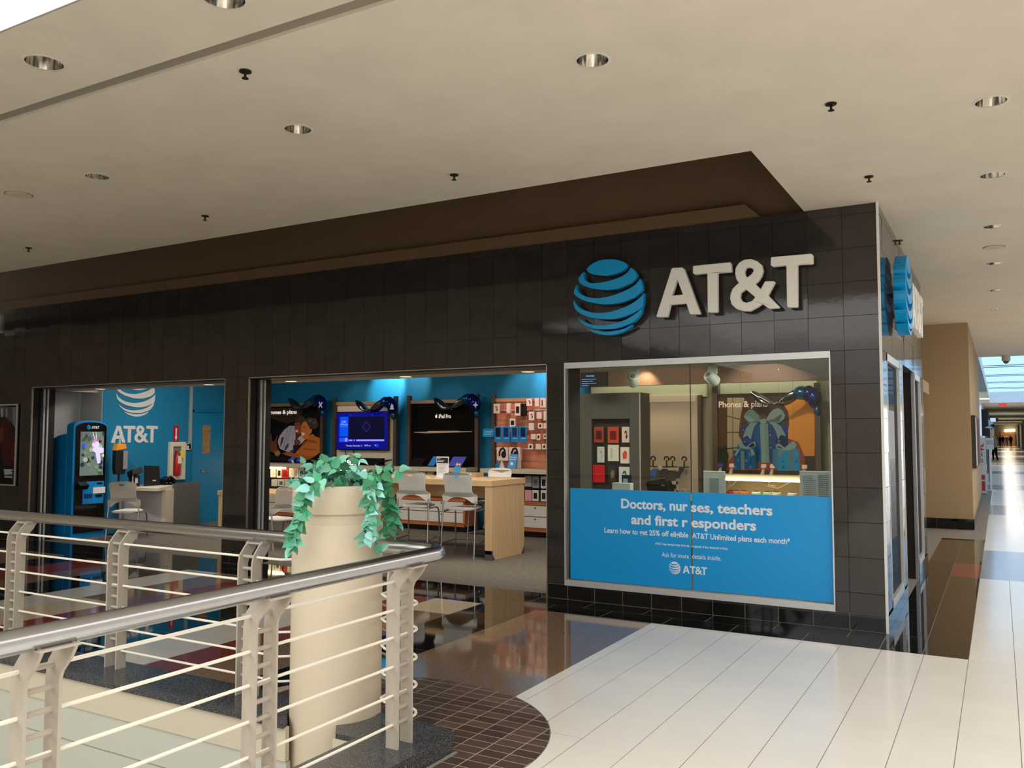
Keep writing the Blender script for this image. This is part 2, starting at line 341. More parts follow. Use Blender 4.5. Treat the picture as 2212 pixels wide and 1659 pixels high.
# white field: planks .305 wide, .60 long
xe = [-2.79]+[-2.693+.305*i for i in range(0, 13)]
rows = [7.455-.599*k for k in range(0, 9)]
CX, CYc, CR = -3.25, 3.95, 1.09
def circ_pts(x, y, r, n=64): return [(x+r*cos(2*pi*k/n), max(y+r*sin(2*pi*k/n), 3.7 if x+r*cos(2*pi*k/n) < -2.8 else -9)) for k in range(n)]
def clip_outside_circle(x0, x1, y0, y1):
    return any((x-CX)**2+(y-CYc)**2 < CR*CR for x in (x0, x1) for y in (y0, y1))
def circ_poly_tile(x0, x1, y0, y1, inside, m, nm):
    """a tile cut along the round edge, built as a thin prism"""
    def inn(p): return ((p[0]-CX)**2+(p[1]-CYc)**2 < CR*CR) == inside
    R = [(x0+G, y0+G), (x1-G, y0+G), (x1-G, y1-G), (x0+G, y1-G)]; P = []; n = 14
    for i in range(4):
        a, b = R[i], R[(i+1) % 4]
        for k in range(n): P.append((a[0]+(b[0]-a[0])*k/n, a[1]+(b[1]-a[1])*k/n))
    out = []
    for p in P:
        if inn(p): out.append(p)
        else:
            d = Vector((p[0]-CX, p[1]-CYc)); d = d.normalized()*(CR+(-.003 if inside else .003)); q = (CX+d.x, CYc+d.y)
            if x0 <= q[0] <= x1 and y0 <= q[1] <= y1: out.append(q)
    cl = []
    for p in out:
        if not cl or (Vector(p)-Vector(cl[-1])).length > 1e-4: cl.append(p)
    if len(cl) < 3: return
    MB().plate([cl], (0, 0, -.014), EX, EY, EZ, .014).build(nm, m, fl)
for i in range(len(xe)-1):
    for k in range(len(rows)-1):
        x0, x1, y1, y0 = xe[i], xe[i+1], rows[k], rows[k+1]
        cs = [(x-CX)**2+(y-CYc)**2 < CR*CR for x in (x0, x1) for y in (y0, y1)]
        if x0 > -2.2 and y1 < 3.0 or all(cs): continue
        if any(cs) or (x0 < -2.1 and y0 < 4.2 and y1 > 3.9 and i < 3): circ_poly_tile(x0, x1, y0, y1, False, M_white_tile, 'tile')
        elif x0 >= -2.2 or y0 > 3.9: ftile(x0, x1, y0, y1, M_white_tile)
# concourse to the right of the shop
xs = [-.253+.305*i for i in range(0, 9)]
yv = 7.455
while yv < 11.6:
    for i in range(6): ftile(xs[i], xs[i+1], yv, min(yv+.607, 11.7), M_white_tile)
    yv += .607
def band(y0, y1, m, n, xm=2.2, sx=.61):
    st = (y1-y0)/n
    for k in range(n):
        x = -.253
        while x < xm: ftile(x, min(x+sx, xm), y0+k*st, y0+(k+1)*st, m); x += sx
band(11.7, 14.6, M_grey_stone, 3, 1.6); band(14.6, 21.2, M_white_tile, 6, 1.6); band(21.2, 24.1, M_grey_stone, 2, 2.2); band(24.1, 31, M_white_tile, 4, 2.2)
for k in range(11):
    a = 31+k*13; piece('tile', (-1.3, a, -.014), (5, a+3, 0), M_grey_stone, fl); piece('tile', (-1.3, a+3.02, -.014), (5, a+12.98, 0), M_white_tile, fl)
# foreground and far-side floor outside the detailed field
piece('tile', (-2.58, -16, -.014), (.96, 2.66, 0), M_white_tile, fl); piece('tile', (.967, -16, -.014), (5, 11.7, 0), M_white_tile, fl)
piece('tile', (1.61, 11.7, -.014), (5, 31, 0), M_white_tile, fl)
# dark tiles along the shop side
for k in range(14):
    for j, (a, b) in enumerate(((-.882, -.568), (-.568, -.253))):
        y = 7.455+.61*k+(.305 if j else 0)*0; ftile(a, b, y, y+.61, M_black_tile if (j == 0 and k < 9) else (M_red_gran if (j == 1 and k in (7, 8)) else M_dkbrown), .0008)
# black tiles along the shop front (two staggered rows)
x = -15.2
while x < -.9:
    ftile(x, min(x+.61, XS), 7.7625, 8.07, M_black_tile, .0008); ftile(x-.305, min(x+.305, XS), 7.455, 7.7625, M_black_tile, .0008); x += .61
ftile(XS-.32, XS, 7.455, 7.7625, M_black_tile)
for (a, b) in ((-13.445, -9.04), (-8.6, -4.165)): piece('threshold', (a, 8.07, -.014), (b, 8.265, 0), M_black_tile, fl)
# bands crossing the side walk
stripes = [(-15, -11.5, M_brown_gran), (-11.5, -10.9, M_black_tile), (-10.9, -10.2, M_red_gran), (-10.2, -9.7, M_brown_gran), (-9.7, -8.95, M_black_tile), (-8.95, -8.38, M_pale_gran),
           (-8.38, -7.8, M_brown_gran), (-7.8, -7.2, M_red_gran), (-7.2, -6.75, M_brown_gran), (-6.75, -6.15, M_black_tile), (-6.15, -5.55, M_pale_gran),
           (-5.55, -5.16, M_red_gran), (-5.16, -4.59, M_brown_gran), (-4.59, -3.97, M_black_tile), (-3.97, -3.38, M_brown_gran), (-3.38, -2.79, M_brown_gran)]
for (a, b, m) in stripes:
    y = 7.455; k = 0
    while y > 3.98:
        y0 = max(y-.61, 3.97)
        mm = m
        if m is M_brown_gran and k in (0,) and -5.2 < a < -5.1: mm = M_beige_gran
        if m is M_brown_gran and k in (3, 4) and -8.4 < a < -8.3: mm = M_beige_gran
        if a > -5 and clip_outside_circle(a, b, y0, y):
            cs = [(xx-CX)**2+(yy-CYc)**2 < CR*CR for xx in (a, b) for yy in (y0, y)]
            if not all(cs): circ_poly_tile(a, b, y0, y, False, mm, 'tile')
        else: ftile(a, b, y0, y, mm, .0008)
        y -= .61; k += 1
MB().plate([circ_pts(CX, CYc, CR-.004)], (0, 0, -.0135), EX, EY, EZ, .0127).build('grout_bed', mat('pale_grout', (168, 150, 134), .9), fl)
# round field of small brown tiles round the column
tx, ty = .1555, .0905
for i in range(-8, 8):
    for j in range(-14, 12):
        x0 = -2.941+tx*i; y0 = 4.233+ty*j; xc, yc = x0+tx/2, y0+ty/2
        if xc < -2.7 and yc < 3.86: continue
        cs = [(xx-CX)**2+(yy-CYc)**2 < CR*CR for xx in (x0, x0+tx) for yy in (y0, y0+ty)]
        if not any(cs): continue
        if all(cs): piece('brick', (x0+.004, y0+.004, -.014), (x0+tx-.004, y0+ty-.004, 0), M_brick_tile, fl, .002)
        else: circ_poly_tile(x0+.002, x0+tx-.002, y0+.002, y0+ty-.002, True, M_brick_tile, 'brick')
struct(MB().box((-13.5, 8.265, -.3), (-1.0, 13.3, 0)).build('carpet_floor', M_carpet))
# void below: fascia, ledge and the storey underneath
M_pale = mat('pale_lower_wall', (192, 194, 182), .7)
struct(MB().box((-18, 3.59, -.11), (-3.49, 3.62, .075)).box((-3.15, 3.59, -.11), (-2.99, 3.62, .075)).box((-2.99, -16, -.11), (-2.96, 3.62, .075)).build('trim_1', M_cream2))
struct(MB().box((-18, 3.6, -.33), (-3.49, 3.63, -.115)).box((-3.15, 3.6, -.33), (-2.97, 3.66, -.115)).box((-18, 3.6, -4.5), (-3.49, 3.63, -.342)).box((-3.15, 3.6, -4.5), (-2.97, 3.66, -.342)).box((-2.98, -16, -4.5), (-2.94, 3.6, -.115)).build('wall_lower', M_pale))
struct(MB().box((-18, -16, -4.7), (-2.9, 3.8, -4.5)).build('floor_lower', M_white_tile))

# ------------------------------------------------------------ ceilings
holes_xy = [(-1.889, 4.205, .09), (-4.061, 4.2, .09), (-6.215, 4.2, .09), (-4.55, 2.735, .1), (-3.13, 2.735, .1),
            (.012, 5.95, .09), (.01, 7.67, .09), (.006, 9.58, .09), (.004, 11.67, .09), (0, 13.85, .09), (-.02, 15.94, .09)]
def circ(x, y, r, n=20): return [(x+r*cos(2*pi*k/n), y+r*sin(2*pi*k/n)) for k in range(n)]
def slab(name, x0, x1, y0, y1, z, m, th=.25):
    hs = [circ(x, y, r) for x, y, r in holes_xy if x0 < x < x1 and y0 < y < y1]
    mb = MB().plate([[(x0, y0), (x1, y0), (x1, y1), (x0, y1)]]+hs, (0, 0, z), EX, EY, EZ, th)
    return struct(mb.build(name, m))
slab('ceiling', -18, 1.0, 3.15, 6.148, CEIL, M_ceil); slab('ceiling', 4.4, 5, 2.42, 25.6, CEIL, M_ceil); slab('ceiling', 1.0, 4.4, 2.42, 3.4, CEIL, M_ceil); slab('ceiling', 1.0, 4.4, 24, 25.6, CEIL, M_ceil)
slab('ceiling', -18, 1.0, 2.42, 3.055, CEIL, M_ceil)
M_slot = mat('slot_diffuser', (140, 132, 118), .8)
struct(MB().box((-18, 3.055, CEIL+.02), (1.0, 3.15, CEIL+.06)).build('trim_2', M_slot))
slab('ceiling', -1.508, 1.0, 6.148, 25.6, CEIL, M_ceil)
struct(MB().box((-1.6, 25.6, CEIL), (-.44, 54, CEIL+.25)).box((-1.6, 54, 3.5), (5, 175, 3.7)).build('ceiling', M_ceil))
slab('ceiling', 4.0, 5, -16, 2.4, CEIL, M_ceil); slab('ceiling', -18, -8.0, -16, 2.4, CEIL, M_ceil)
# ceiling recess above the shop front
struct(MB().box((-18, 8.2, 3.3), (-1.3, 8.3, 5.4)).box((-1.508, 6.148, CEIL+.05), (-1.45, 8.2, 5.4)).box((-18, 6.1, CEIL+.05), (-1.45, 6.148, 5.4)).box((-18, 6.1, 5.35), (-1.45, 8.3, 5.45)).build('wall_recess', M_brown_wall))
struct(MB().box((-18, 8.08, 3.72), (-2.05, 8.2, 3.9)).raw([(-2.05,8.08,3.72),(-2.05,8.2,3.72),(-2.05,8.2,3.9),(-2.05,8.08,3.9),(-1.86,8.08,3.72),(-1.86,8.2,3.72)],[(0,1,2,3),(0,3,4),(1,5,2),(3,2,5,4),(0,4,5,1)]).build('trim_3', M_brown_wall))
# skylight wells and glazing bars
M_well = mat('white_well', (235, 238, 240), .8)
struct(MB().box((.94, 3.34, CEIL+.26), (1.0, 24, 5.0)).box((4.4, 3.34, CEIL+.26), (4.46, 24, 5.0)).box((1, 3.34, CEIL+.26), (4.4, 3.4, 5.0)).box((1, 24, CEIL+.26), (4.4, 24.06, 5.0)).build('wall_skylight', M_well))  # first well belongs to the added, unseen concourse opening
struct(MB().box((-8, 2.405, CEIL+.004), (4, 2.41, 5.2)).box((-8.08, -16, CEIL), (-8.0, 2.4, 5.2)).box((4, -16, CEIL), (4.08, 2.4, 5.2)).box((-18, -16.1, CEIL), (4, -16, 5.2)).build('wall_skylight', M_well))
struct(MB().box((-.43, 25.605, CEIL), (4.6, 25.62, 4.1)).box((-.438, 25.62, CEIL-.002), (-.43, 53.98, 4.1)).box((-.43, 53.97, 3.5), (4.6, 53.99, 4.1)).box((4.6, 25.6, CEIL), (4.66, 54, 4.1)).build('wall_skylight', M_well))
t = thing('skylight_frame', 'dark glazing bars crossing the skylight over the far concourse', 'skylight', (0, 25.6, 4.1))
for k, yy in enumerate((28.4, 33.5, 38.7, 43.9, 49.2)):
    for d in (0, .8): MB().box((-.43, yy+d, 4.085), (4.6, yy+d+.1, 4.1)).build('glazing_bar', M_black, t)
yy0 = 25.6; M_skytint = tinted('sky_tint_filter', (126, 158, 188))  # tint added to dim the bright sky behind to blue
for yy in (28.4, 33.5, 38.7, 43.9, 49.2, 54): MB().face([(-.5, yy0, 4.1), (4.6, yy0, 4.1), (4.6, yy, 4.1), (-.5, yy, 4.1)]); mbp = MB(); mbp.face([(-.5, yy0, 4.1), (4.6, yy0, 4.1), (4.6, yy, 4.1), (-.5, yy, 4.1)]); mbp.build('pane', M_skytint, t); yy0 = yy
# shell around the camera so that daylight bounces as in the mall
struct(MB().box((4.9, -16, -.3), (5, 54, CEIL)).build('wall_right', mat('pale_right_wall', (222, 214, 200), .8)))
struct(MB().box((-18, -16.1, -4.7), (5, -16, CEIL)).build('wall_back', M_cream2))
struct(MB().box((-18.1, -16, -4.7), (-18, 8.4, CEIL)).build('wall_left', M_cream2))

# ------------------------------------------------------------ shop front
YB = 8.45
op = [(-13.445, -9.04), (-8.6, -4.165)]; HEAD = 2.456
WX0, WX1, WZ0, WZ1 = -3.962, -1.302, .15, 2.457
mb = MB()
yb = YF+.014
mb.box((-18, yb, HEAD), (XS-.014, YB, CEIL-.003))
for a, b in ((-18, op[0][0]), (op[0][1], op[1][0]), (op[1][1], WX0), (WX1, XS-.014)): mb.box((a, yb, 0), (b, YB, HEAD))
mb.box((WX0, yb, 0), (WX1, YB, WZ0))
wf = struct(mb.build('wall_front', M_face_grout))
TG = .0018
def wtile(x0, x1, z0, z1, m=M_face_tile, tl=.007):
    o = piece('tile', (x0+TG, YF, z0+TG), (x1-TG, YF+.016, z1-TG), m, wf); o.rotation_euler = (random.uniform(-tl, tl), 0, random.uniform(-tl, tl)); return o
cols = []; x = -1.183
cols.append((-1.183, XS))
while x > -15.2: cols.append((x-.3047, x)); x -= .3047
zr = [CEIL, 3.678, 3.374, 3.070, 2.765, 2.457]
for (a, b) in cols:
    for k in range(5): wtile(a, b, zr[k+1], zr[k])
zl = [2.457, 2.155, 1.85, 1.545, 1.24, .935, .63, .325, .152]
for (a, b) in ((-13.75, op[0][0]), (-14.05, -13.75), (-14.35, -14.05), (-14.65, -14.35), (op[0][1], -8.82), (-8.82, op[1][0]), (op[1][1], WX0), (WX1, -1.183), (-1.183, XS)):
    for k in range(8): wtile(a, b, zl[k+1], zl[k])
# black plinth tiles
M_bed = mat('plinth_grout', (122, 118, 112), .9)
for a, b in ((-15, op[0][0]), (op[0][1], op[1][0]), (op[1][1], XS)):
    piece('plinth_bed', (a, YF+.0005, 0), (b, YF+.015, .15), M_bed, wf); x = b
    while x > a+.01:
        x0 = max(x-.305, a); piece('plinth_tile', (x0+.003, YF-.001, .004), (x-.003, YF+.014, .147), M_black_tile, wf, .001); x -= .305
# metal edge strips
tr = struct(MB().box((XS-.012, YF-.008, 0), (XS+.01, YF+.006, CEIL)).build('trim_4', mat('pale_edge_trim', (226, 226, 224), .35)))
for a, b in op:
    struct(MB().box((a, YF-.006, 0), (a+.012, YF+.02, HEAD)).box((b-.012, YF-.006, 0), (b, YF+.02, HEAD)).box((a, YF-.006, HEAD-.012), (b, YF+.02, HEAD)).build('trim_5', M_chrome))
# jamb linings and stacked sliding shutters at the left of each opening
for i, (a, b) in enumerate(op):
    t = thing('sliding_shutter', ['dark folded shutter with steel tracks beside the kiosk', 'dark folded shutter with steel tracks in the jamb beside the framed poster of two people'][i], 'shutter', (a, 8.3, 0))
    MB().box((a+.001, 8.2, 0), (a+.03, 8.44, 2.43)).build('panel', M_black, t)
    MB().box((a+.03, 8.24, 0), (a+.05, 8.265, 2.43)).build('track', M_alu, t); MB().box((a+.03, 8.3, 0), (a+.05, 8.325, 2.43)).build('track', M_alu, t)
    struct(MB().box((a, YF+.02, 2.43), (b, YB, 2.456)).build('trim_6', M_black))
# framed glazing of the shop window
t = thing('shop_window', 'large framed shop window with two panes beside the corner', 'window', (-2.63, YF, .15))
fw_ = .045
MB().box((WX0, YF-.012, WZ1-.06), (WX1, YF+.06, WZ1)).build('frame_rail', M_alu, t)
MB().box((WX0, YF-.012, WZ0-.005), (WX1, YF+.06, WZ0+.055)).build('frame_rail', M_alu, t)
MB().box((WX0, YF-.014, WZ0), (WX0+.012, YF+.06, WZ1)).build('frame_stile', M_alu, t); MB().box((WX1-.012, YF-.014, WZ0), (WX1, YF+.06, WZ1)).build('frame_stile', M_alu, t)
M_glass = glass('window_glass', (242, 245, 240), .5)
for a, b in ((WX0+.012, -2.616), (-2.612, WX1-.012)): MB().box((a, YF+.03, WZ0+.05), (b, YF+.04, WZ1-.06)).build('pane', M_glass, t)
MB().box((-2.617, YF+.028, 1.15), (-2.611, YF+.042, WZ1-.06)).build('seal', mat('dark_seal', (60, 58, 52), .5), t)
MB().box((-2.622, YF+.02, 1.06), (-2.606, YF+.045, 1.125)).build('clamp', M_chrome, t)

# ------------------------------------------------------------ shop side
mb = MB(); xb = XS-.014; xi = XS-.3
mb.box((xi, YF+.014, HEAD), (xb, 12.8, CEIL-.003)).box((xi, YF+.014, 0), (xb, 8.5, HEAD)).box((xi, 9.62, 0), (xb, 9.92, HEAD)).box((xi, 11.3, 0), (xb, 11.42, HEAD)).box((xi, 12.28, 0), (xb, 12.8, HEAD))
mb.box((xi, 8.5, 0), (xb, 9.62, .13)).box((xi, 11.42, 0), (xb, 12.28, .13)).box((-1.9, 12.7, 0), (xb, 12.8, CEIL))
ws = struct(mb.build('wall_side', M_face_grout))
M_side_tile = M_face_tile
def stile(y0, y1, z0, z1, m=M_face_tile):
    o = piece('tile', (XS-.016, y0+TG, z0+TG), (XS, y1-TG, z1-TG), m, ws); o.rotation_euler = (0, random.uniform(-.004, .004), random.uniform(-.004, .004))
y = YF; 
while y < 12.79:
    y1 = min(y+.3047, 12.8)
    for k in range(5): stile(y, y1, zr[k+1], zr[k])
    y = y1
for a, b in ((YF, 8.28), (8.28, 8.5), (9.62, 9.92), (11.3, 11.42), (12.28, 12.54), (12.54, 12.8)):
    for k in range(8): stile(a, b, zl[k+1], zl[k])
y = YF
while y < 12.79:
    y1 = min(y+.305, 12.8)
    if not (9.92 < (y+y1)/2 < 11.3): piece('plinth_tile', (XS-.014, y+TG, .002), (XS+.004, y1-TG, .129), M_black_tile, ws)
    y = y1
M_dkglass = mat('dark_glass', (12, 14, 16), .03, spec=.6)
for i, (a, b, z0) in enumerate(((8.5, 9.62, .13), (11.42, 12.28, .13))):
    t = thing('side_window', ['framed side window nearest the shop corner', 'farther framed side window beside the dark doorway'][i], 'window', (XS, (a+b)/2, z0))
    MB().box((XS-.03, a, HEAD-.07), (XS+.003, b, HEAD)).build('frame_rail', M_alu, t); MB().box((XS-.03, a, z0), (XS+.003, b, z0+.08)).build('frame_rail', M_alu, t)
    MB().box((XS-.03, a, z0), (XS+.003, a+.03, HEAD)).build('frame_stile', M_alu, t); MB().box((XS-.03, b-.03, z0), (XS+.003, b, HEAD)).build('frame_stile', M_alu, t)
    MB().box((XS-.032, a+.03, z0+.08), (XS-.026, b-.03, HEAD-.07)).build('pane', glass('side_glass', (120, 125, 125), .22), t)
struct(MB().box((xi, 9.92, 0), (xi+.05, 11.3, HEAD)).build('doorway_dark_sheet', mat('doorway_shade', (52, 38, 34), .5)))  # dark sheet standing in for the darkness inside the open entrance
struct(MB().box((XS-.03, 9.9, 0), (XS+.006, 9.93, HEAD)).box((XS-.03, 11.29, 0), (XS+.006, 11.32, HEAD)).build('trim_7', M_chrome))

# ------------------------------------------------------------ shop interior shell
struct(MB().box((-13.5, YB, 2.42), (-1.0, 8.78, 2.47)).box((-13.5, 8.74, 2.47), (-1.9, 8.78, 3.3)).box((-1.9, 8.78, 2.42), (-1.2, 13.2, 2.47)).box((-1.94, 8.78, 2.47), (-1.9, 13.2, 3.3)).build('ceiling_soffit', M_shopceil))
struct(MB().box((-13.5, 8.74, 3.3), (-1.2, 13.3, 3.4)).build('ceiling_shop', M_shopceil))
struct(MB().box((-13.6, 13.15, 0), (-5.9, 13.25, 3.3)).build('wall_shop_back', M_blue_wall))
struct(MB().box((-5.9, 13.1, 0), (-1.0, 13.25, 3.3)).build('wall_shop_back', M_grey_wall))
struct(MB().box((-13.5, 9.28, 0), (-13.4, 13.2, 3.3)).build('wall_shop_left', M_blue_wall))
struct(MB().box((-5.95, 12.5, 2.47), (-1.9, 12.6, 3.3)).build('wall_bulkhead', mat('taupe_paint', (134, 112, 98), .8)))
# strip of back wall under the bulkhead, painted paler for the light on it
struct(MB().box((-5.9, 13.02, 2.3), (-3.95, 13.1, 2.56)).box((-3.72, 13.02, 2.3), (-2.3, 13.1, 2.56)).build('trim_8', mat('lit_wall_strip', (226, 225, 200), .8)))

# ------------------------------------------------------------ curb of the void
CZ = .103
cb = thing('granite_curb', 'dark speckled granite curb running round the floor opening', 'curb', (-2.8, 3.8, 0))
def cslab(x0, x1, y0, y1, z0, z1, nm='slab'): MB().box((x0+.0015, y0+.0015, z0), (x1-.0015, y1-.0015, z1)).build(nm, M_curb, cb)
MB().plate([[(-3.75, 3.57), (-3.49, 3.57), (-3.505, 3.62), (-3.6, 3.715), (-3.655, 3.8), (-3.668, 3.9), (-3.655, 3.98), (-3.75, 3.98)]], (0, 0, .075), EX, EY, EZ, CZ-.075).build('slab', M_curb, cb)
x = -3.7515
for k in range(20):
    x0 = x-.76; cslab(x0, x, 3.57, 3.98, .075, CZ); cslab(x0, x, 3.62, 3.968, 0, .074, 'riser'); x = x0
    if x < -13: break
y = 3.5
for k in range(9):
    y0 = y-.76; cslab(-3.0, -2.587, y0, y, .075, CZ); cslab(-2.96, -2.6, y0, y, 0, .074, 'riser'); y = y0
arc = [(-3.4+.268*cos(q), 3.9+.268*sin(q)) for q in [radians(d) for d in (18, 5, -8, -20, -30, -40, -48)]]
P = [(-3.0, 3.5), (-2.587, 3.5), (-2.587, 3.93), (-2.78, 3.985), (-3.14, 3.985)]+arc+[(-3.137, 3.6), (-3.0, 3.6)]
MB().plate([P], (0, 0, .075), EX, EY, EZ, CZ-.075).build('slab', M_curb, cb)
MB().plate([[(-2.96, 3.5), (-2.6, 3.5), (-2.6, 3.92), (-2.785, 3.97), (-3.13, 3.97), (-3.13, 3.63), (-2.96, 3.63)]], (0, 0, 0), EX, EY, EZ, .074).build('riser', M_curb, cb)

M_mort = mat('pale_mortar', (140, 138, 132), .9)
MB().box((-2.97, -12, .0735), (-2.592, 3.9, .0755)).box((-2.968, 3.497, 0), (-2.596, 3.503, .074)).box((-2.968, 2.737, 0), (-2.596, 2.743, .074)).box((-2.59, 3.2, -.001), (-2.57, 3.93, .004)).build('mortar_joint', M_mort, cb)
# ------------------------------------------------------------ railing
M_rail = mat('brushed_steel_rail', (196, 196, 200), .24, metal=1, noise=.03, nscale=40)
M_post = mat('taupe_post_paint', (178, 168, 154), .5)
M_rod = mat('cream_rod_paint', (238, 232, 216), .4)
RX, RY, RZ, RR = -2.66, 3.95, 1.06, .04
PX, PY = -2.733, 3.845
ra = thing('guard_railing', 'steel guard railing with fat round handrail turning the corner by the planter', 'railing', (PX, PY, CZ))
fil = .13
path = [(RX, -7.5, RZ), (RX, 0, RZ), (RX, RY-fil, RZ)]+[(RX-fil+fil*cos(a), RY-fil+fil*sin(a), RZ) for a in [radians(d) for d in range(8, 91, 8)]]+[(RX-fil-.02, RY, RZ), (-3.17, RY, RZ)]
MB().tube(path, RR, 24).build('handrail', M_rail, ra, smooth=True)
MB().tube([(-3.63, RY, RZ), (-8, RY, RZ), (-14, RY, RZ)], RR, 24).build('handrail', M_rail, ra, smooth=True)
COLX, COLY, COLR = -3.4, 3.9, .262
for i, z in enumerate((.945, .799, .661, .513, .369, .222)):
    near = [(PX, -7.5, z), (PX, 0, z), (PX, 3.69, z)]+[(PX-.12+.128*cos(a), 3.725+.12*sin(a), z) for a in [radians(d) for d in range(0, 91, 15)]]
    far = [(-3.0, PY, z)]+[(COLX+.33*cos(a), COLY+.33*sin(a), z) for a in [radians(d) for d in range(0, 181, 15)]]+[(-3.8, PY, z), (-8, PY, z), (-14, PY, z)]
    MB().tube(near+far, .0075, 8).build('rod', M_rod, ra, smooth=True)
prof = [(-.039, CZ), (.036, CZ), (.036, .90), (.045, .925), (.09, .975), (.118, 1.02), (.095, 1.03), (.04, 1.035), (-.0, .99), (-.028, .955), (-.039, .90)]
pmesh = None
def post(x, y, axis, n):
    """two flat plates joined by rungs; axis is the rail's direction"""
    global pmesh
    for d in (-.058, .058):
        if axis == 'Y': pl = MB().plate([prof], (x, y+d-.006, 0), EX, EZ, EY, .012)
        else: pl = MB().plate([prof], (x+d-.006, y, 0), EY, EZ, EX, .012)
        p_ = pl.build('post_plate', M_post, ra)
        if d < 0:
            for k in range(11):
                z = .945-.0725*k
                a, b = ((x, y-.052, z), (x, y+.052, z)) if axis == 'Y' else ((x-.052, y, z), (x+.052, y, z))
                MB().tube([a, b], .0105, 8).build('rung', M_post, p_, smooth=True)
    if axis == 'Y': MB().box((x+.03, y-.07, 1.018), (x+.12, y+.07, 1.026)).build('saddle', M_post, ra)
    else: MB().box((x-.07, y+.03, 1.018), (x+.07, y+.12, 1.026)).build('saddle', M_post, ra)
for yy in (3.63, 2.66, 1.69, .72, -.25): post(PX, yy, 'Y', 0)
for xx in (-5.33, -4.06, -6.54, -7.8, -2.86-.04): post(xx, PY, 'X', 0)

# ------------------------------------------------------------ planter column and its ivy
M_col = mat('cream_planter', (208, 194, 170), .5, noise=.015)
pc = thing('planter_column', 'tall cream cylindrical planter with a stepped rim behind the railing corner', 'planter', (COLX, COLY, -4.5))
MB().lathe([(.262, -4.5), (.262, 1.175), (.258, 1.19), (.25, 1.195)], (COLX, COLY, 0), 64).build('column', M_col, pc, smooth=True)
MB().lathe([(.248, 1.195), (.248, 1.25)], (COLX, COLY, 0), 64).build('neck', M_col, pc, smooth=True)
MB().lathe([(.23, 1.25), (.262, 1.251), (.264, 1.26), (.264, 1.395), (.258, 1.408), (.244, 1.41), (.24, 1.395), (.24, 1.3)], (COLX, COLY, 0), 64, caps=False).build('rim', M_col, pc, smooth=True)
MB().lathe([(.0, 1.37), (.239, 1.37)], (COLX, COLY, 0), 32, caps=False).build('soil', mat('potting_moss', (58, 54, 40), .95), pc)

leafm = [mat('ivy_leaf_green', (70, 160, 118), .42, var=.3), mat('ivy_leaf_teal', (118, 192, 164), .4, var=.2), mat('ivy_leaf_pale', (150, 214, 206), .36, var=.12), mat('ivy_leaf_deep', (52, 124, 84), .45, var=.2)]
M_stem = mat('ivy_stem', (96, 92, 56), .6)
pl = thing('trailing_ivy', 'green trailing ivy spilling over the rim of the cream planter', 'plant', (COLX, COLY, 1.37))
def leaf_mesh(m, s):
    o = [(0, 0), (.29, .06), (.44, .28), (.4, .54), (.22, .84), (0, 1.15), (-.22, .84), (-.4, .54), (-.44, .28), (-.29, .06)]
    V = [(0, .0, 0), (0, .35, -.05), (0, .7, -.06), (0, 1.2, -.16)]; V += [(x, y, .10*abs(x)/.43) for x, y in o[1:5]]; V += [(x, y, .10*abs(x)/.43) for x, y in o[6:]][::-1]
    # 0..3 midrib, 4..7 right side, 8..11 left side
    Fs = [(0, 4, 5, 1), (1, 5, 6, 2), (2, 6, 7, 3), (0, 1, 9, 8), (1, 2, 10, 9), (2, 3, 11, 10)]
    me = bpy.data.meshes.new('leaf'); me.from_pydata([(x*s, y*s, z*s) for x, y, z in V], [], Fs); me.materials.append(m)
    me.polygons.foreach_set('use_smooth', [True]*len(me.polygons)); me.update(); return me
LM = [leaf_mesh(m, 1) for m in leafm]
def leaf(p, d, nrm, size, k):
    """leaf from p growing along d, facing nrm"""
    o = bpy.data.objects.new('leaf', LM[k]); COL.objects.link(o); o.parent = pl
    d = Vector(d).normalized(); n = Vector(nrm); n = (n-d*n.dot(d)).normalized(); s_ = d.cross(n)
    R = Matrix(((s_.x, d.x, n.x), (s_.y, d.y, n.y), (s_.z, d.z, n.z))).to_4x4()
    o.matrix_local = Matrix.Translation(Vector(p)-ORG[pl.name]) @ R @ Matrix.Diagonal((size, size, size, 1)); return o
rnd = random.Random(3)
tocam = Vector((.63, -.72, .25)).normalized()
def pick(pale=.3): 
    r = rnd.random(); return 2 if r < pale*.5 else 1 if r < .55 else 0 if r < .85 else 3
def jit(v, a): return Vector(v)+Vector((rnd.uniform(-a, a), rnd.uniform(-a, a), rnd.uniform(-a, a)))
# bushy crown
for i in range(190):
    a = rnd.uniform(0, 2*pi); r = .25*math.sqrt(rnd.random()); h = 1.40+.17*(1-(r/.26)**2)*rnd.uniform(.35, 1.0)
    if i < 24: a = -2.3+rnd.uniform(-.9, 1.6); r = rnd.uniform(.1, .23); h = 1.41+rnd.uniform(0, .14)
    if r*(cos(a)*.869+sin(a)*.495) > .0: h = min(h, 1.40+rnd.uniform(0, .075))
    p = Vector((COLX+r*cos(a), COLY+r*sin(a), h)); out = Vector((cos(a), sin(a), 0))
    d = out*rnd.uniform(.2, 1.1)+Vector((0, 0, rnd.uniform(-.7, .8)))+jit((0, 0, 0), .5)
    leaf(p, d, jit(tocam*.5+out*.5+EZ*.5, .9), rnd.uniform(.036, .066), pick(.3))
for k in range(9):
    a = rnd.uniform(0, 2*pi); MB().tube([(COLX+.1*cos(a), COLY+.1*sin(a), 1.38), (COLX+.17*cos(a), COLY+.17*sin(a), 1.47), (COLX+.22*cos(a), COLY+.22*sin(a), 1.49)], .0025, 5).build('stem', M_stem, pl)
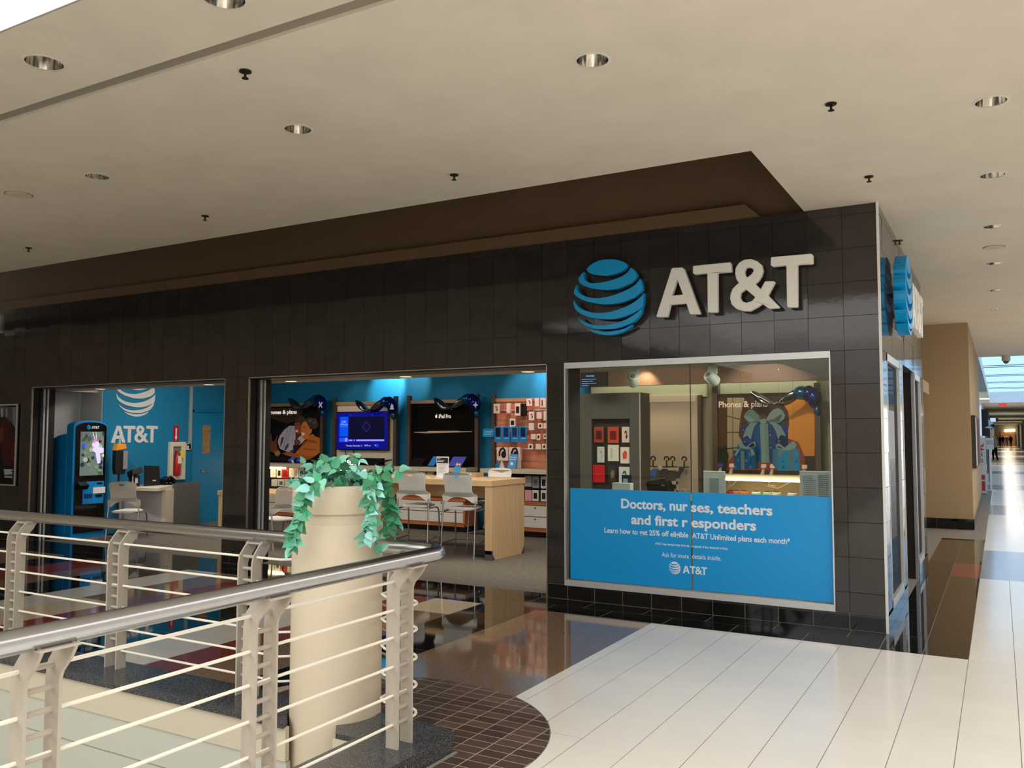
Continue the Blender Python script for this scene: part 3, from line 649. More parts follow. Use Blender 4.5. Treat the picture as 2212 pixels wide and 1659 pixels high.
# the twigs standing out of the crown, and hanging vines traced against the column
def vine(pts, n, size, spread, pale=.3, depth=4.62, jn=.55, deep=False):
    """pts: sighted path; the vine hangs on the camera side of the planter at its own distance"""
    P = []
    for (x, y, dd) in pts:
        d = _ray(x, y); h = math.hypot(d.x, d.y); P.append(EYEV+d*(dd/h))
    S = MB().tube(P, .0028, 6).build('stem', M_stem, pl, smooth=True)
    L = [0]
    for a, b in zip(P, P[1:]): L.append(L[-1]+(b-a).length)
    for i in range(n):
        s_ = L[-1]*(i+.5)/n; k = 0
        while k < len(P)-2 and L[k+1] < s_: k += 1
        f_ = (s_-L[k])/max(1e-6, L[k+1]-L[k]); p = P[k].lerp(P[k+1], f_); t_ = (P[k+1]-P[k]).normalized()
        side = t_.cross(tocam).normalized()*(1 if i % 2 else -1)
        d = side*rnd.uniform(.4, 1.1)*spread+t_*rnd.uniform(-.3, .8)+Vector((0, 0, -.3))+tocam*rnd.uniform(-.2, .6)
        leaf(p+tocam*rnd.uniform(0, .02), d, jit(tocam+EZ*.25, jn+.25), size*rnd.uniform(.75, 1.2), (3 if rnd.random() < .6 else 0) if deep else pick(pale))
F = 4.86
vine([(700, 1035, 4.84), (675, 1045, F-.06), (663, 1068, F-.03), (655, 1085, F-.01)], 10, .062, 1.0, .8)
vine([(655, 1085, F-.01), (648, 1110, F-.01), (641, 1135, F), (635, 1160, F), (631, 1186, F)], 24, .056, .8, .25)
vine([(800, 1030, F), (798, 1060, F-.03), (796, 1085, F-.02), (800, 1110, F-.01), (795, 1140, F-.01), (788, 1170, F-.01)], 26, .054, .85, .3)
vine([(815, 1040, F), (816, 1075, F), (806, 1110, F), (805, 1150, F), (812, 1172, F+.01), (822, 1190, F+.02)], 15, .05, .9, .45)
vine([(815, 1030, 4.9), (835, 1060, 4.98), (842, 1090, 5.04), (846, 1120, 5.06), (842, 1152, 5.06)], 34, .058, .95, .1, deep=True)
vine([(842, 1140, 5.06), (862, 1128, 5.06), (864, 1142, 5.06)], 3, .045, .6, .3)
vine([(790, 1030, 4.86), (830, 1022, 4.9), (862, 1015, 4.92), (868, 1024, 4.92)], 12, .055, .9, .5)
vine([(770, 1020, 4.9), (774, 998, 4.92), (780, 985, 4.92)], 5, .05, 1, .4)
vine([(735, 1010, 4.95), (733, 992, 4.97)], 5, .06, .9, .2)
vine([(730, 1020, 4.9), (705, 1000, 4.92), (686, 990, 4.92)], 6, .055, .9, .2)

# ------------------------------------------------------------ ceiling fittings
M_refl = mat('downlight_reflector', (240, 238, 234), .1, metal=1); M_ring = mat('downlight_ring', (214, 208, 196), .5)
dl_lab = ['chrome recessed downlight right of centre above the big letters', 'chrome recessed downlight above the shop entrance, middle of its row', 'chrome recessed downlight above the kiosk opening, leftmost of its row',
          'large chrome downlight near the bright skylight corner', 'chrome downlight cut by the top edge of the picture']+['chrome recessed downlight, %s in the row over the concourse' % s_ for s_ in ('nearest', 'second', 'third', 'fourth', 'fifth', 'sixth')]
for (x, y, r), lb in zip(holes_xy, dl_lab):
    t = thing('recessed_downlight', lb, 'downlight', (x, y, CEIL), 'ceiling downlights')
    MB().lathe([(r-.002, 0), (r*.93, .05), (r*.75, .12), (r*.5, .17), (0, .18)], (x, y, CEIL), 20, caps=False).build('reflector', M_refl, t, smooth=True)
    MB().lathe([(r-.002, .0), (r-.002, -.004), (r+.014, -.002), (r+.014, .0005)], (x, y, CEIL), 20, caps=False).build('trim_ring', M_ring, t, smooth=True)
M_brass = mat('dark_bronze', (58, 44, 36), .4, metal=.7)
sp_lab = ['bronze sprinkler head near the ceiling slot', 'bronze sprinkler head above the middle of the shop front', 'bronze sprinkler head left of the shop front middle', 'bronze sprinkler head at the far left edge', 'bronze sprinkler head at the right, nearest the viewer', 'bronze sprinkler head above the shop corner', 'bronze sprinkler head beside the side sign']
for (x, y), lb in zip(((-3.66, 3.362), (-3.698, 5.56), (-6.452, 5.472), (-9.268, 5.468), (-.853, 5.5), (-.846, 7.225), (-.861, 9.784)), sp_lab):
    t = thing('sprinkler_head', lb, 'sprinkler', (x, y, CEIL), 'ceiling sprinklers')
    MB().lathe([(.035, 0), (.034, -.008), (.014, -.012)], (x, y, CEIL), 14).build('escutcheon', M_brass, t)
    MB().lathe([(.008, -.012), (.008, -.04), (.02, -.042), (.02, -.045)], (x, y, CEIL), 10).build('deflector', M_brass, t)
for (x, y), lb in zip(((-7.275, 4.19), (.004, 10.65)), ('flat round ceiling speaker cover at the left', 'flat round ceiling speaker cover over the concourse')):
    t = thing('ceiling_speaker', lb, 'speaker', (x, y, CEIL)); MB().lathe([(.1, 0), (.1, -.006), (.09, -.008), (0, -.008)], (x, y, CEIL), 24, caps=False).build('grille', mat('speaker_cover', (196, 187, 168), .8), t)
    MB().lathe([(.1, 0), (.112, -.003), (.112, 0)], (x, y, CEIL), 24, caps=False).build('bezel', M_slot, t)

# ------------------------------------------------------------ big illuminated sign letters
M_sblue = mat('sign_blue', (0, 164, 232), .32); M_swhite = mat('sign_white', (244, 243, 238), .4); M_sside = mat('sign_side', (196, 192, 184), .5)
t = thing('fascia_sign', 'blue striped globe with white block letters mounted on the shop front', 'sign', (-2.4, 8.05, 2.86))
for i, s_ in enumerate(GLOBE):
    R = .39; MB().plate([[(p[0]*R, p[1]*R) for p in s_]], (-3.414, 8.015, 3.097), EX, EZ, -EY, .065).build('globe_band', M_sblue, t, bevel=.003)
for g in ATT:
    cap = .4675; MB().plate([[(p[0]*cap, p[1]*cap) for p in l] for l in g], (-2.896, 8.0, 2.861), EX, EZ, -EY, .06).build('letter', M_swhite, t, bevel=.005)
MB().tube([(-3.414, 8.07, 3.1), (-3.414, 8.01, 3.1)], .02).tube([(-2.5, 8.07, 3.0), (-2.5, 7.99, 3.0)], .01).build('standoff', M_black, t)
so = 1
t = thing('side_sign', 'blue striped globe with white block letters seen edge-on on the shop side', 'sign', (XS, 9.9, 2.7))
for s_ in GLOBE:
    MB().plate([[(p[0]*.39, p[1]*.39) for p in s_]], (-.845, 9.22, 3.08), EY, EZ, EX, .11).build('globe_band', M_sblue, t, bevel=.003)
for g in ATT:
    MB().plate([[(p[0]*.4675, p[1]*.4675) for p in l] for l in g], (-.81, 9.75, 2.85), EY, EZ, EX, .06).build('letter', M_swhite, t, bevel=.005)
MB().tube([(-.89, 9.28, 3.1), (-.8, 9.28, 3.1)], .02).tube([(-.89, 10.1, 3.0), (-.8, 10.1, 3.0)], .01).build('standoff', M_black, t)

# ------------------------------------------------------------ blue window cling
M_cling = mat('cling_blue', (0, 158, 236), .35)
t = thing('window_poster', 'bright blue printed window poster with white lettering on the shop window', 'poster', (-2.61, YF+.03, .21))
for a, b in ((-3.912, -2.622), (-2.604, -1.31)): MB().box((a, YF+.026, .215), (b, YF+.0295, 1.148)).build('sheet', M_cling, t)
YT = YF+.025; M_lett = col((232, 240, 252), .5)
def cl(txt, l, r_, cap, off, halves=False):
    a = at(l[0], l[1], YT); b = at(r_[0], r_[1], YT)
    mb = MB(); add_text(mb, txt, (a.x, YT, (a.z+b.z)/2), EX, EZ, width=b.x-a.x, cap=cap, off=off); mb.build('lettering', M_lett, t, fixn=False)['kind'] = 'stuff'
cl('Doctors, nur', (1341.8, 1096.5), (1486, 1104), .09, .03); cl('ses, teachers', (1493, 1104.5), (1668.7, 1113.9), .09, .03)
cl('and first r', (1363.5, 1131.3), (1486, 1138), .09, .03); cl('esponders', (1493.5, 1138.5), (1633.4, 1145.7), .09, .03)
cl('Learn how to get 25% off eligible', (1305.6, 1150), (1487, 1161.5), .05, .02); cl('AT&T Unlimited plans each month*', (1495, 1162), (1707, 1176), .05, .02)
cl('AT&T may temporarily slow da', (1415, 1176), (1489, 1181.5), .021, .015); cl('ta speeds if the network is busy.', (1493, 1181.8), (1573, 1187.7), .021, .015)
cl('Ask for more', (1429.5, 1202.7), (1488, 1206.4), .044, 0); cl('details inside.', (1495, 1206.8), (1558, 1210.8), .044, 0)
mb = MB(); c = at(1457.5, 1226.8, YT); logo_globe(mb, c, EX, EZ, -EY, .06, 0); mb.build('globe_mark', M_lett, t, fixn=False); mb = MB()
a = at(1475, 1238, YT)
for gi, g in enumerate(ATT):
    sh = 0 if gi == 0 else .012
    mb.plate([[(p[0]*.072+sh, p[1]*.072) for p in l] for l in g], a, EX, EZ, -EY, 0)
mb.build('logo_letters', M_lett, t, fixn=False)
mb = MB()
for y0, y1, x1 in ((1237.5, 1246, 1307), (1243, 1254.5, 1350)):
    a = at(1236, y0, YT); b = at(x1, y1, YT); mb.box((a.x, YT, a.z-.003), (b.x, YT+.0005, a.z+.003))
mb.build('fine_print', col((20, 170, 236), .5), t)
# framed poster on the far left pier
t = thing('wall_poster', 'framed dark poster with red figures on the pier left of the kiosk opening', 'poster', (-14.2, YF, .88))
MB().box((-14.75, YF-.02, .87), (-13.76, YF-.001, 2.19)).build('backing', col((28, 26, 32)), t)
MB().box((-13.81, YF-.035, .87), (-13.77, YF-.001, 2.19)).box((-14.75, YF-.03, .87), (-13.77, YF-.001, .89)).box((-14.75, YF-.03, 2.17), (-13.77, YF-.001, 2.19)).build('frame', M_alu, t)
PRM = {}
def print_part(name, shapes, parent, f3, lift=.0012, N=-EY, emit=0):
    """flat printed picture: layered colour shapes on the sheet"""
    ml = []; mb = MB()
    for i, (pts, rgb) in enumerate(shapes):
        m = col(rgb, .55, emit)
        if m not in ml: ml.append(m)
        mb.m(ml.index(m)); mb.plate([pts], f3(0, 0)[0]+N*(lift*(i+1)), f3(0, 0)[1], f3(0, 0)[2], N, 0)
    return mb.build(name, ml, parent, fixn=False)
def plane_pix(Y):
    """shape points given as sighted points on the plane at distance Y"""
    return lambda p: (at(p[0], p[1], Y).x, at(p[0], p[1], Y).z)
def print_pix(name, shapes, parent, Y, sc_=1, ox=0, oy=0, emit=0):
    f = plane_pix(Y); S2 = [([f((ox+x/sc_, oy+y/sc_)) for x, y in pts], rgb) for pts, rgb in shapes]
    return print_part(name, S2, parent, lambda a, b: (Vector((0, Y, 0)), EX, EZ), emit=emit)
print_pix('print', [
    ([(0, 420), (0, 520), (35, 530), (60, 560), (100, 600), (200, 690), (205, 440), (60, 435)], (84, 86, 96)),
    ([(10, 450), (40, 450), (40, 560), (10, 560)], (168, 170, 178)), ([(70, 450), (90, 450), (92, 560), (72, 555)], (150, 152, 160)),
    ([(150, 440), (190, 440), (185, 690), (155, 640)], (120, 128, 140)),
    ([(10, 600), (60, 560), (110, 600), (160, 700), (190, 900), (180, 1100), (130, 1150), (60, 1140), (20, 1000)], (72, 30, 30)),
    ([(0, 700), (40, 680), (50, 820), (0, 900)], (104, 56, 44)), ([(90, 620), (130, 660), (140, 760), (90, 740)], (60, 30, 34)),
    ([(50, 1180), (160, 1180), (155, 1200), (130, 1205), (155, 1215), (155, 1240), (60, 1250)], (190, 192, 196)), ([(60, 1260), (155, 1262), (155, 1285), (60, 1280)], (190, 192, 196))],
    t, YF-.0215, 5.53, 0, 800)

# alcove behind the kiosk replaces the plain end wall there
struct(MB().box((-14.1, YB, 0), (-14.005, 9.36, 3.3)).build('wall_alcove', M_white_wall)); struct(MB().box((-14.0, 9.272, 0), (-13.4, 9.279, 3.3)).build('wall_alcove', M_white_wall))
struct(MB().box((-14.1, YB, -.02), (-13.5, 9.28, -.001)).build('carpet_floor', M_carpet))
struct(MB().box((-14.1, YB, 2.42), (-13.5, 9.3, 2.47)).build('ceiling_soffit', M_shopceil))

# ------------------------------------------------------------ soffit downlights of the shop
M_lamp = mat('warm_lamp', (255, 240, 210), .5, emit=(255, 232, 190), estr=1.6)
for x, lb in zip((-9.909, -8.309, -6.387, -4.657, -12.4), ('over the right end of the kiosk opening', 'over the left end of the main entrance', 'over the middle of the main entrance', 'over the right end of the main entrance', 'over the striped wall globe')):
    t = thing('soffit_downlight', 'small lit round downlight in the shop soffit '+lb, 'downlight', (x, 8.54, 2.42), 'shop soffit downlights')
    MB().lathe([(.075, -.001), (.095, -.004), (.095, .001)], (x, 8.54, 2.42), 20, caps=False).build('bezel', M_ring, t)
    MB().lathe([(0, -.002), (.075, -.002)], (x, 8.54, 2.42), 20, caps=False).build('lens', M_lamp, t)
M_tl = mat('track_light_white', (206, 212, 200), .45)
for i, (x, z, ax) in enumerate(((-3.43, 2.30, -.25), (-2.57, 2.29, .3))):
    t = thing('track_spotlight', ['white track spotlight above the dark accessory cabinet', 'white track spotlight above the silver bow'][i], 'spotlight', (x, 8.66, 2.42), 'window track spotlights')
    MB().box((x-.03, 8.64, 2.33), (x+.06, 8.69, 2.42)).build('driver_box', M_tl, t)
    MB().tube([(x+.045, 8.66, 2.34), (x+.05, 8.66, z-.02)], .012).build('arm', M_tl, t)
    d = Vector((ax, .75, -.45)).normalized(); c = Vector((x, 8.67, z))
    hd = MB().tube([c-d*.07, c-d*.05, c+d*.03, c+d*.07], [.04, .058, .062, .062], 18).build('lamp_head', M_tl, t, smooth=True)
    MB().tube([c-d*.078, c-d*.07], [.02, .03], 12).build('back_cap', mat('vent_grey', (120, 122, 116), .6), hd)

# ------------------------------------------------------------ logo on the blue end wall
M_wlogo = mat('wall_logo_grey', (206, 206, 202), .6)
t = thing('wall_logo', 'pale grey striped globe and block letters on the blue end wall', 'sign', (-13.4, 9.93, 1.55))
for s_ in GLOBE: MB().plate([[(p[0]*.4, p[1]*.4) for p in s_]], (-13.4, 9.93, 2.418), EY, EZ, EX, .012).build('globe_band', M_wlogo, t)
for g in ATT: MB().plate([[(p[0]*.297, p[1]*.297) for p in l] for l in g], (-13.4, 9.458, 1.555), EY, EZ, EX, .012).build('letter', M_wlogo, t)

# ------------------------------------------------------------ door, conduit, extinguisher on the end wall
dr = struct(MB().box((-13.4, 11.2, 0), (-13.385, 12.2, 2.12)).build('door_1', mat('blue_door', (0, 120, 168), .5)))
struct(MB().box((-13.4, 11.16, 0), (-13.375, 11.2, 2.17)).box((-13.4, 12.2, 0), (-13.375, 12.24, 2.17)).box((-13.4, 11.16, 2.13), (-13.375, 12.24, 2.19)).build('trim_9', mat('blue_frame', (0, 112, 158), .5)))
MB().box((-13.385, 11.41, 1.33), (-13.38, 11.6, 1.88)).build('vision_panel', mat('brown_paper', (150, 116, 78), .7, noise=.25, nscale=14), dr, label='vision panel covered with brown paper')
h = MB().tube([(-13.385, 11.42, 1.0), (-13.36, 11.42, 1.0)], .03, 14).tube([(-13.34, 11.42, 1.0), (-13.34, 11.54, 1.005)], .011, 10).build('door_handle', M_chrome, dr)
t = thing('conduit', 'grey vertical cable conduit beside the blue door', 'conduit', (-13.4, 11.1, 1.42)); MB().box((-13.4, 11.09, 1.42), (-13.37, 11.15, 3.2)).build('duct', mat('conduit_grey', (150, 158, 160), .6), t)
t = thing('keypad', 'small cream alarm keypad beside the extinguisher cabinet', 'keypad', (-13.4, 11.07, 1.41)); MB().box((-13.4, 11.02, 1.41), (-13.37, 11.13, 1.53)).build('case', M_cream, t); MB().box((-13.37, 11.04, 1.49), (-13.368, 11.11, 1.52)).build('display', M_black, t)
t = thing('extinguisher_cabinet', 'cream wall cabinet with clear front holding the red extinguisher', 'cabinet', (-13.4, 10.82, .86))
MB().plate([[(10.64, .86), (11.0, .86), (11.0, 1.56), (10.64, 1.56)], [(10.72, .93), (10.91, .93), (10.91, 1.48), (10.72, 1.48)]], (-13.4, 0, 0), EY, EZ, EX, .05).build('frame', M_cream, t)
MB().box((-13.4, 10.72, .93), (-13.396, 10.91, 1.48)).build('back_panel', col((150, 140, 128)), t)
t = thing('fire_extinguisher', 'red fire extinguisher with yellow tag inside the wall cabinet', 'extinguisher', (-13.345, 10.8, .94))
MB().lathe([(.05, .94), (.055, .96), (.055, 1.28), (.04, 1.33), (.02, 1.35), (.018, 1.38)], (-13.345, 10.81, 0), 16).build('cylinder', mat('red_enamel', (178, 24, 28), .3), t, smooth=True)
MB().box((-13.292, 10.78, 1.16), (-13.288, 10.86, 1.3)).build('label_sticker', col((226, 222, 200)), t); MB().box((-13.29, 10.84, 1.27), (-13.286, 10.9, 1.4)).build('inspection_tag', col((216, 226, 40)), t)
MB().tube([(-13.345, 10.81, 1.38), (-13.33, 10.87, 1.43)], .008).tube([(-13.345, 10.81, 1.38), (-13.34, 10.76, 1.4), (-13.32, 10.75, 1.3)], .01).build('lever', M_black, t)
t = thing('arrow_sign', 'narrow red sign with white arrow above the extinguisher cabinet', 'sign', (-13.4, 10.8, 1.57))
MB().box((-13.4, 10.745, 1.57), (-13.39, 10.865, 1.87)).build('plate', col((170, 30, 40)), t); MB().plate([[(10.79, 1.82), (10.82, 1.82), (10.82, 1.66), (10.835, 1.66), (10.805, 1.585), (10.775, 1.66), (10.79, 1.66)]], (-13.389, 0, 0), EY, EZ, EX, 0).build('arrow', col((236, 230, 226)), t)

# ------------------------------------------------------------ kiosk
M_kblue = mat('kiosk_blue', (0, 132, 206), .35); M_gblack = mat('gloss_black', (10, 10, 12), .12)
t = thing('payment_kiosk', 'tall blue payment kiosk with glossy black front and lit screen', 'kiosk', (-13.3, 8.9, 0))
KX = -13.12; y0, y1 = 8.6, 9.2
def arch(a, b, z0, zs, zt, n=10): return [(a, z0), (b, z0), (b, zs)]+[((a+b)/2+(b-a)/2*cos(q), zs+(zt-zs)*sin(q)) for q in [pi*k/n for k in range(1, n)]]+[(a, zs)]
MB().plate([arch(y0, y1, 0, 1.84, 1.93)], (KX-.2, 0, 0), EY, EZ, EX, .18).build('housing', M_kblue, t, bevel=.01)
MB().plate([[(-14.0, 0), (KX-.18, 0), (KX-.18, 1.72), (-13.55, 1.68), (-14.0, 1.52)]], (0, y0-.005, 0), EX, EZ, EY, .56).build('cabinet_body', M_kblue, t, bevel=.01)
MB().plate([arch(y0+.04, y1-.02, .09, 1.82, 1.9)], (KX-.02, 0, 0), EY, EZ, EX, .02).build('front_panel', M_gblack, t)
sy0, sy1, sz0, sz1 = 8.71, 9.13, 1.02, 1.745
MB().box((KX+.001, sy0, sz0), (KX+.003, sy1, sz1)).build('screen', col((96, 112, 104), .3, .5), t)
def scr(u, v): return (sy0+(sy1-sy0)*u, sz0+(sz1-sz0)*v)
shp = []; rr = random.Random(5)
for k in range(46):
    u, v = rr.random(), rr.random(); s_ = rr.uniform(.05, .12); c_ = rr.choice([(60, 84, 52), (110, 130, 96), (150, 158, 140), (40, 50, 60), (34, 44, 70), (176, 180, 168), (120, 110, 90)])
    if v > .72: c_ = rr.choice([(44, 50, 74), (30, 36, 52), (90, 96, 110), (60, 80, 60)])
    n_ = 6; shp.append(([scr(min(1, max(0, u+s_*cos(2*pi*q/n_))), min(1, max(0, v+s_*.55*sin(2*pi*q/n_)))) for q in range(n_)], c_))
shp += [([scr(.05, .66), scr(.12, .63), scr(.18, .67), scr(.16, .72), scr(.09, .74), scr(.04, .71)], (30, 80, 220)),
        ([scr(.45, .70), scr(.5, .78), scr(.6, .82), scr(.72, .8), scr(.78, .72), scr(.74, .65), scr(.98, .62), scr(.98, .52), scr(.82, .5), scr(.86, .36), scr(.84, .28), scr(.72, .26), scr(.66, .4), scr(.62, .52), scr(.5, .56), scr(.48, .6), scr(.56, .64)], (196, 190, 240)),
        ([scr(.5, .77), scr(.62, .81), scr(.76, .84), scr(.7, .8), scr(.74, .75), scr(.62, .79), scr(.54, .73)], (214, 60, 120)), ([scr(.56, .82), scr(.58, .82), scr(.5, .99), scr(.48, .99)], (230, 230, 240)), ([scr(.64, .82), scr(.66, .82), scr(.62, .99), scr(.6, .99)], (230, 230, 240))]
print_part('screen_image', shp, t, lambda a, b: (Vector((KX+.003, 0, 0)), EY, EZ), lift=.0004, N=EX, emit=.55)
mb = MB(); logo_text(mb, (KX+.001, 8.9, 1.795), EY, EZ, EX, .045, .002); mb.build('lettering', col((214, 214, 214)), t)
mb = MB(); logo_globe(mb, (KX+.001, 8.85, 1.818), EY, EZ, EX, .036, .002); mb.build('globe_mark', M_sblue, t)
MB().box((KX, 8.77, .55), (KX+.012, 9.15, .92)).build('keypad_panel', M_kblue, t, bevel=.01)
MB().obox((KX+.06, 8.72, .87), (1, 0, -.6), (0, 1, 0), (.6, 0, 1), .07, .08, .04).build('card_reader', M_gblack, t, bevel=.006)
MB().box((KX+.012, 8.95, .72), (KX+.02, 9.17, .82)).build('note', col((226, 224, 226)), t); MB().box((KX+.012, 8.8, .65), (KX+.018, 8.94, .72)).build('slot', col((20, 60, 110)), t)
MB().box((KX+.012, 9.0, .66), (KX+.02, 9.12, .70)).build('slot', M_gblack, t); MB().box((KX+.012, 9.02, .87), (KX+.016, 9.12, .9)).build('slot', M_gblack, t)

# ------------------------------------------------------------ hand sanitiser stand
t = thing('sanitizer_stand', 'black sanitizer stand with orange-capped dispenser in front of the blue wall', 'dispenser stand', (-13.1, 9.42, 0))
x, y = -13.1, 9.42
MB().lathe([(.16, 0), (.16, .015), (.05, .03)], (x, y, 0), 20).build('base', M_black, t); MB().tube([(x, y, .02), (x, y, 1.1)], .02).build('pole', M_black, t)
MB().plate([[(-.08, 1.02), (.08, 1.02), (.1, 1.1), (.1, 1.43), (-.1, 1.43), (-.1, 1.1)]], (x-.05, y, 0), EY, EZ, EX, .1).build('dispenser', M_black, t, bevel=.01)
MB().plate([[(-.1, 1.43), (.1, 1.46), (.08, 1.54), (-.07, 1.54)]], (x-.05, y, 0), EY, EZ, EX, .1).build('cap', mat('orange_plastic', (224, 142, 36), .4), t)
MB().box((x+.05, y+.03, 1.1), (x+.08, y+.11, 1.42)).build('pump_cover', mat('grey_plastic', (130, 130, 134), .4), t, bevel=.01); MB().tube([(x, y, 1.54), (x, y, 1.66)], [.02, .008]).build('nozzle', mat('clear_plastic', (150, 170, 176), .3), t)

# ------------------------------------------------------------ service desk
M_dcream = mat('desk_cream', (216, 206, 184), .45); M_dlav = mat('desk_panel_white', (186, 182, 188), .5); M_dgrey = mat('desk_grey', (92, 94, 90), .55)
t = thing('service_desk', 'cream-topped service desk with grey end panel against the blue wall', 'desk', (-12.9, 10, 0))
MB().plate([[(-13.39, 9.52), (-12.6, 9.58), (-12.35, 9.65), (-12.82, 10.3), (-13.39, 10.3)]], (0, 0, .74), EX, EY, EZ, .06).build('top', M_dcream, t, bevel=.006)
MB().plate([[(-13.38, 9.6), (-12.56, 9.92), (-12.57, 9.94), (-13.38, 9.64)]], (0, 0, 0), EX, EY, EZ, .74).build('front_panel', M_dlav, t)
MB().plate([[(-12.6, 9.9), (-12.52, 9.93), (-12.76, 10.28), (-12.84, 10.25)]], (0, 0, 0), EX, EY, EZ, .74).build('leg', M_dcream, t)
MB().plate([[(-12.84, 10.29), (-12.8, 10.31), (-13.08, 11.12), (-13.12, 11.1)]], (0, 0, 0), EX, EY, EZ, .82).build('end_panel', M_dgrey, t)
def on_desk(px_, z): d = _ray(px_, 1040); k = (-13.0)/d.x; return Vector((-13.0, d.y*k, z))
t = thing('desk_monitor', 'black monitor seen from behind on the service desk', 'monitor', (-13.0, 9.95, .8)); c = on_desk(327, .8)
MB().plate([[(-.15, .02), (.17, .0), (.14, .34), (-.16, .36)]], c, EY, EZ, EX, .03).build('screen_back', M_black, t, bevel=.008); MB().box((c.x-.06, c.y-.12, .8), (c.x+.02, c.y+.12, .815)).build('foot', M_black, t); MB().box((c.x+.031, c.y, .88), (c.x+.033, c.y+.07, .9)).build('sticker', col((200, 200, 200)), t)
t = thing('receipt_printer', 'small dark receipt printer beside the monitor on the service desk', 'printer', (-13.0, 9.7, .8)); c = on_desk(291, .8)
MB().box((c.x-.06, c.y-.08, .8), (c.x+.05, c.y+.07, .99)).build('body', M_black, t, bevel=.01); MB().obox((c.x, c.y, 1.05), (1, 0, .4), (0, 1, .2), (-.4, 0, 1), .08, .1, .05).build('lid', M_black, t, bevel=.01)
MB().box((c.x+.05, c.y-.085, .8), (c.x+.055, c.y-.07, 1.0)).box((c.x+.051, c.y-.03, .86), (c.x+.054, c.y+.02, .95)).build('label_strip', col((188, 190, 196)), t)
t = thing('desk_phone', 'black desk phone on the service desk right of the monitor', 'phone', (-13.0, 10.2, .8)); c = on_desk(362, .8)
MB().plate([[(-.12, 0), (.14, 0), (.1, .06), (.0, .15), (-.1, .1)]], c-EX*.1, EY, EZ, EX, .16).build('base', M_gblack, t, bevel=.008); MB().tube([c+Vector((.07, -.1, .1)), c+Vector((.08, 0, .15)), c+Vector((.08, .12, .06))], .02).build('handset', M_black, t, smooth=True)
mb = MB(); [mb.box((c.x+.061, c.y+a, .8+b), (c.x+.064, c.y+a+.03, .8+b+.01)) for a, b in ((-.09, .09), (-.02, .1), (.04, .1), (-.08, .03), (0, .03))]; mb.build('keys', col((180, 190, 190)), t)

# ------------------------------------------------------------ chairs and stools
M_cw = mat('chair_white', (222, 214, 202), .5); M_leg = mat('chair_steel', (176, 178, 182), .22, metal=1); M_seatg = mat('stool_seat', (180, 178, 172), .5)
def perforated():
    m = mat('stool_back_white', (214, 212, 206), .5); nt = m.node_tree; b = nt.nodes['Principled BSDF']
    tc = nt.nodes.new('ShaderNodeTexCoord'); mp = nt.nodes.new('ShaderNodeMapping'); mp.inputs['Rotation'].default_value = (0, radians(45), 0); mp.inputs['Scale'].default_value = (62, 62, 62)
    sx = nt.nodes.new('ShaderNodeSeparateXYZ'); nt.links.new(tc.outputs['Object'], mp.inputs[0]); nt.links.new(mp.outputs[0], sx.inputs[0])
    fr = []
    for ch in ('X', 'Z'):
        f = nt.nodes.new('ShaderNodeMath'); f.operation = 'FRACT'; nt.links.new(sx.outputs[ch], f.inputs[0])
        g_ = nt.nodes.new('ShaderNodeMath'); g_.operation = 'LESS_THAN'; g_.inputs[1].default_value = .42; nt.links.new(f.outputs[0], g_.inputs[0]); fr.append(g_)
    mu = nt.nodes.new('ShaderNodeMath'); mu.operation = 'MULTIPLY'; nt.links.new(fr[0].outputs[0], mu.inputs[0]); nt.links.new(fr[1].outputs[0], mu.inputs[1])
    mx = nt.nodes.new('ShaderNodeMix'); mx.data_type = 'RGBA'; mx.inputs[6].default_value = (lin(214), lin(212), lin(206), 1); mx.inputs[7].default_value = (lin(176), lin(174), lin(168), 1)
    nt.links.new(mu.outputs[0], mx.inputs[0]); nt.links.new(mx.outputs[2], b.inputs['Base Color']); return m
M_perf = perforated()
BACK = [(-.25, .0), (-.19, .02), (-.12, .075), (-.06, .095), (0, .10), (.06, .095), (.12, .075), (.19, .02), (.25, .0), (.258, .1), (.25, .125), (.21, .14), (.198, .17), (.198, .22), (.215, .36), (.2, .4), (.16, .42), (.08, .43), (0, .433), (-.08, .43), (-.16, .42), (-.2, .4), (-.215, .36), (-.198, .22), (-.198, .17), (-.21, .14), (-.25, .125), (-.258, .1)]
HOLE = [(-.05, .388), (.05, .388), (.045, .37), (.025, .358), (-.025, .358), (-.045, .37)]
